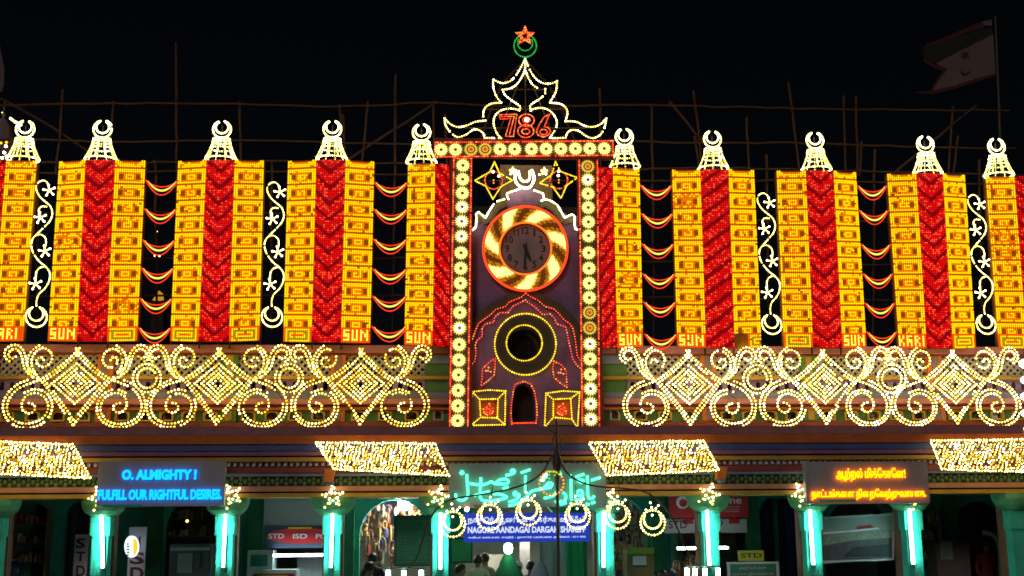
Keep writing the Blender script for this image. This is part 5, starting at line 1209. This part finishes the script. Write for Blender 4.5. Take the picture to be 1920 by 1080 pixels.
def rack(lab, cx, cy, xs):
    t = thing('tube_lantern', lab, 'lantern', P(cx, 1085, DP_), 'tube lanterns at the ends of the drooping arms')
    a = Acc(); a.tube(px_path([(xs[0] - 6, cy + 1), (cx, cy - 2), (xs[-1] + 6, cy + 2)], DP_), .012, 0, 6); part('rack_bar', a, IRON, t)
    for x in xs: a = Acc(); a.tube(np.array([P(x, cy + 4, DP_), P(x, cy + 8, DP_), P(x + .5, 1094, DP_), P(x + .5, 1097, DP_)]), .030, 0, 8); part('tube', a, TUBE, t, smooth=True)
rack('lantern of upright tubes at the end of the left drooping arm', 760, 1066, (728, 757, 790)); rack('lantern of four upright tubes at the end of the right drooping arm', 1316, 1062, (1288, 1303, 1322, 1346))
def hoop():
    t = thing('hanging_crescent', 'x', 'crescent light', (0, 0, 0), 'round crescent lights hung from the pole arms')
    k = mpp(DP_, 1000, 960); a = Acc()
    c = lambda cx, cy, r, n, a0=0, a1=360: np.column_stack([(q := circle_px(cx, cy, r, r, n, a0, a1))[:, 0] * k, np.zeros(len(q)), -q[:, 1] * k])
    R = 2.05 * k
    for pts in (c(0, 0, 23, 25), c(0, -5.5, 16.5, 17, 150, 390)): a.bulbs(pts, R * rng.uniform(.85, 1.15, len(pts)), rng.choice([0, 0, 1, 1], len(pts)))
    part('bulb_ring', a, LAMPS, t, kind='stuff')
    a = Acc(); pts = np.array([(-11, 0, 24), (8, 0, 26), (0, 0, 28), (-2, 0, 37), (0, 0, 14), (13, 0, 31)]) * k; a.bulbs(pts, R, 3); part('top_bulbs', a, LAMPS, t, kind='stuff')
    a = Acc(); a.tube(np.array([(0, .02, 58), (0, .02, 23)]) * k, .006, 0, 4); a.tube(c(0, 0, 23, 24) + [0, .02, 0], .006, 0, 4, True); part('hook', a, IRON, t); return t
h0 = hoop()
for i, (x, y, lab) in enumerate([(849, 983, 'hanging crescent light lowest on the left arm, over the tube lit pillar'), (918, 970, 'hanging crescent light over the left part of the blue banner'), (991, 961, 'hanging crescent light over the middle of the blue banner'), (1083, 968, 'hanging crescent light right of the pole, over the end of the banner'), (1158, 968, 'hanging crescent light beside the tube right of the banner'), (1224, 980, 'outermost hanging crescent light on the right arm')]):
    o = h0 if i == 0 else copy_tree(h0); put(o, P(x, y, DP_), lab); o.rotation_euler = (0, float(rng.uniform(-.12, .12)), TH)
t = thing('colour_ring', 'orange bulb ring with green bulbs on top, hung on the lamp pole', 'ring light', P(1037, 930, DP_ - .06))
a = Acc(); string(a, px_path(circle_px(1034, 906, 23, 22, 40, -20, 200), DP_ - .06)[::-1], .052, .017, [0], 2)
string(a, px_path(circle_px(1034, 906, 23, 22, 40, 200, 340), DP_ - .06), .05, .017, [0], 2); part('orange_ring', a, [glow('bulb_orange', (1, .24, .02), 2.2), ORED, WIRE], t, kind='stuff')
a = Acc(); a.bulbs(px_path([(1027, 884), (1033, 884), (1040, 884), (1051, 884), (1030, 890), (1040, 891), (1048, 889), (1030, 897)], DP_ - .08), .017, 0); part('green_bulbs', a, glow('bulb_leaf_green', (.12, .9, .05), 1.1), t, kind='stuff')
a = Acc(); a.bulbs(px_path([(1020, 894), (1024, 890), (1018, 900)], DP_ - .08), .024, 0); part('white_bulbs', a, WHT, t, kind='stuff')

# ================================================================ flag and odds and ends at the edges
t = thing('flag', 'dim white swallowtail flag with red border, crescent and star on a pole', 'flag', P(1874, 335, 1.6))
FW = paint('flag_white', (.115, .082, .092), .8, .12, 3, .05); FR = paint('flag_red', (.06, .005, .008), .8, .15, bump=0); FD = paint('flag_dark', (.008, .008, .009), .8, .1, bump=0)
zf = lambda pts: zoomed(pts, 1640, 0, 4.5)
def cloth(nm, pts, mat, d, amp=.03):
    q = px_path(zf(pts), d); a = Acc(); a.prism([(p[0], p[2]) for p in q], d, d + .012); v = a.v[0]; v[:, 1] += amp * np.sin(v[:, 0] * 5); part(nm, a, mat, t); 
    for k in range(1, len(a.v)): a.v[k][:, 1] += 0
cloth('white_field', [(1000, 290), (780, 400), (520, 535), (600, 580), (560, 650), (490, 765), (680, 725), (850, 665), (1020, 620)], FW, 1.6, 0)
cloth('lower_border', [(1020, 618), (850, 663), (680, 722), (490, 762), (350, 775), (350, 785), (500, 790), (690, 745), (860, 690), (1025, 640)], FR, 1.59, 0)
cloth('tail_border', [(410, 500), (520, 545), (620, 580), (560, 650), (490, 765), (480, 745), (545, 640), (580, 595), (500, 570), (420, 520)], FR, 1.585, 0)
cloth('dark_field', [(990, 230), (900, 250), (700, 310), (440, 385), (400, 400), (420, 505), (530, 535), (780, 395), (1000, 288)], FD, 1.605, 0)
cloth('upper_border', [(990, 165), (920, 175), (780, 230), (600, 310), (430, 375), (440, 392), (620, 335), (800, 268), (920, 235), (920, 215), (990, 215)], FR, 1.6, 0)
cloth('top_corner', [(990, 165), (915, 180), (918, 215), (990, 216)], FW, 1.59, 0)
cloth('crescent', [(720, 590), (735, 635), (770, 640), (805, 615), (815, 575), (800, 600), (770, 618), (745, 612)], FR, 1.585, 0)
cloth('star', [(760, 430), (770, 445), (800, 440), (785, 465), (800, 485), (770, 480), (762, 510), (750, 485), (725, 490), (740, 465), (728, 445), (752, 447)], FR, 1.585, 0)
a = Acc(); a.tube([P(1878, 340, 1.64), P(1873, 200, 1.64), P(1866, 30, 1.64)], [.04, .035, .025], 0, 8); part('flag_pole', a, IRON, t, smooth=True)
t = thing('pale_banner', 'edge of a pale banner high at the left edge of the picture', 'banner', P(-6, 175, 1.2)); a = Acc(); a.prism([tuple(q[[0, 2]]) for q in px_path([(-30, 70), (-2, 80), (3, 105), (8, 130), (7, 160), (3, 172), (-30, 175)], 1.2)], 1.2, 1.22); part('cloth', a, FW, t); a = Acc(); a.tube(px_path([(-12, 60), (-12, 330)], 1.25), .03, 0, 7); part('pole', a, BAMBOO, t)
a = Acc(); string(a, px_path([(20, 222), (26, 227), (33, 231), (39, 234)], -.1), .035, .024, [3, 0], 4); a.bulbs(px_path([(4, 211), (2, 268), (12, 267), (11, 274), (8, 286), (12, 293), (4, 296)], -.1), np.array([.012, .026, .028, .03, .03, .026, .03]), np.array([1, 2, 2, 3, 3, 3, 3]))
single('bulb_string', a, LAMPS, 'slack string of white and amber bulbs at the upper left edge', 'string light', P(15, 300, -.1), kind='stuff')
t = thing('minaret', 'dim plastered minaret at the upper left edge behind the bulb string', 'minaret', P(2, 330, 2.5)); a = Acc(); a.lathe([(.30, 0), (.30, .62), (.36, .66), (.36, .72), (.24, .78), (.22, 1.0), (.12, 1.16), (.02, 1.3)], P(-2, 330, 2.5), 10); part('shaft', a, PLUM, t); a = Acc(); a.lathe([(.02, 0), (.05, .06), (.012, .12), (.01, .35)], P(-2, 330, 2.5) + [0, 0, 1.29], 8); part('finial', a, STEEL, t)

# far lights seen through the gap between the second and third columns
t = thing('distant_house', 'far glowing orange gable with three small lamps, seen between the second and third columns', 'house', (U(294, 560, 22), 22, Z(600, 22, 294)))
a = Acc(); a.prism([tuple(q[[0, 2]]) for q in px_path([(286, 562), (301, 562), (300, 546), (298, 545)], 22)], 22, 22.6); part('gable', a, glow('gable_glow', (.75, .32, .02), .8), t)  # light falling on the gable wall is put in as emission
a = Acc(); a.prism([tuple(q[[0, 2]]) for q in px_path([(283, 640), (306, 640), (306, 563), (283, 563)], 22.2)], 22.2, 24); part('wall', a, BLACKISH, t)
for x, y in ((294, 434), (290, 479.5), (299, 480)): a = Acc(); a.bulbs([P(x, y, 22)], .032, 0); part('lamp', a, PALE, t)
a = Acc(); a.bulbs([P(351, 977, 1.0)], .03, 0); single('bare_bulb', a, YEL, 'small bare yellow bulb hanging in the dim shop bay', 'lamp', P(351, 981, 1.0), smooth=True)
# goods in the dim bays
SHELF = paint('shelf_wood', (.20, .12, .07), .7, .3)
for (x0, x1, ys, d, lab) in ((30, 90, (975, 1010, 1045), 2.7, 'shelf of jars and tins in front of the green curtain at the far left'), (312, 400, (968, 1000), 3.6, 'shelf of cartons at the back of the dim shop bay'), (1690, 1760, (985, 1020, 1055), 2.6, 'shelf of bottles beside the dark wooden cupboard'), (1268, 1318, (1012, 1042), 3.6, 'shelf of packets in the shop with the bright level tubes')):
    t = thing('goods_shelf', lab, 'shelf', P((x0 + x1) / 2, ys[-1], d) * [1, 1, 0] + [0, 0, .32])
    zb_ = Z(ys[-1], d)
    for y in ys:
        a = Acc(); a.box(U(x0, y, d), U(x1, y, d), d - .1, d + .2, Z(y, d) - .02, Z(y, d)); part('board', a, SHELF, t)
    for x in (x0, x1): a = Acc(); a.box(U(x, 1000, d) - .02, U(x, 1000, d) + .02, d - .1, d + .2, .32, Z(ys[0], d) + .3); part('upright', a, SHELF, t)
    for y in ys:
        u = U(x0 + 4, y, d)
        while u < U(x1 - 5, y, d):
            w = rng.uniform(.04, .11); h = rng.uniform(.10, .24); a = Acc(); zz0 = Z(y, d) + .002
            if rng.random() < .5: a.box(u, u + w, d - .06, d + .1, zz0, zz0 + h)
            else: a.lathe([(w * .5, 0), (w * .5, h * .7), (w * .25, h * .8), (w * .25, h)], (u + w / 2, d, zz0), 9)
            part('packet', a, WARES[int(rng.integers(0, 8))], t); u += w + .025
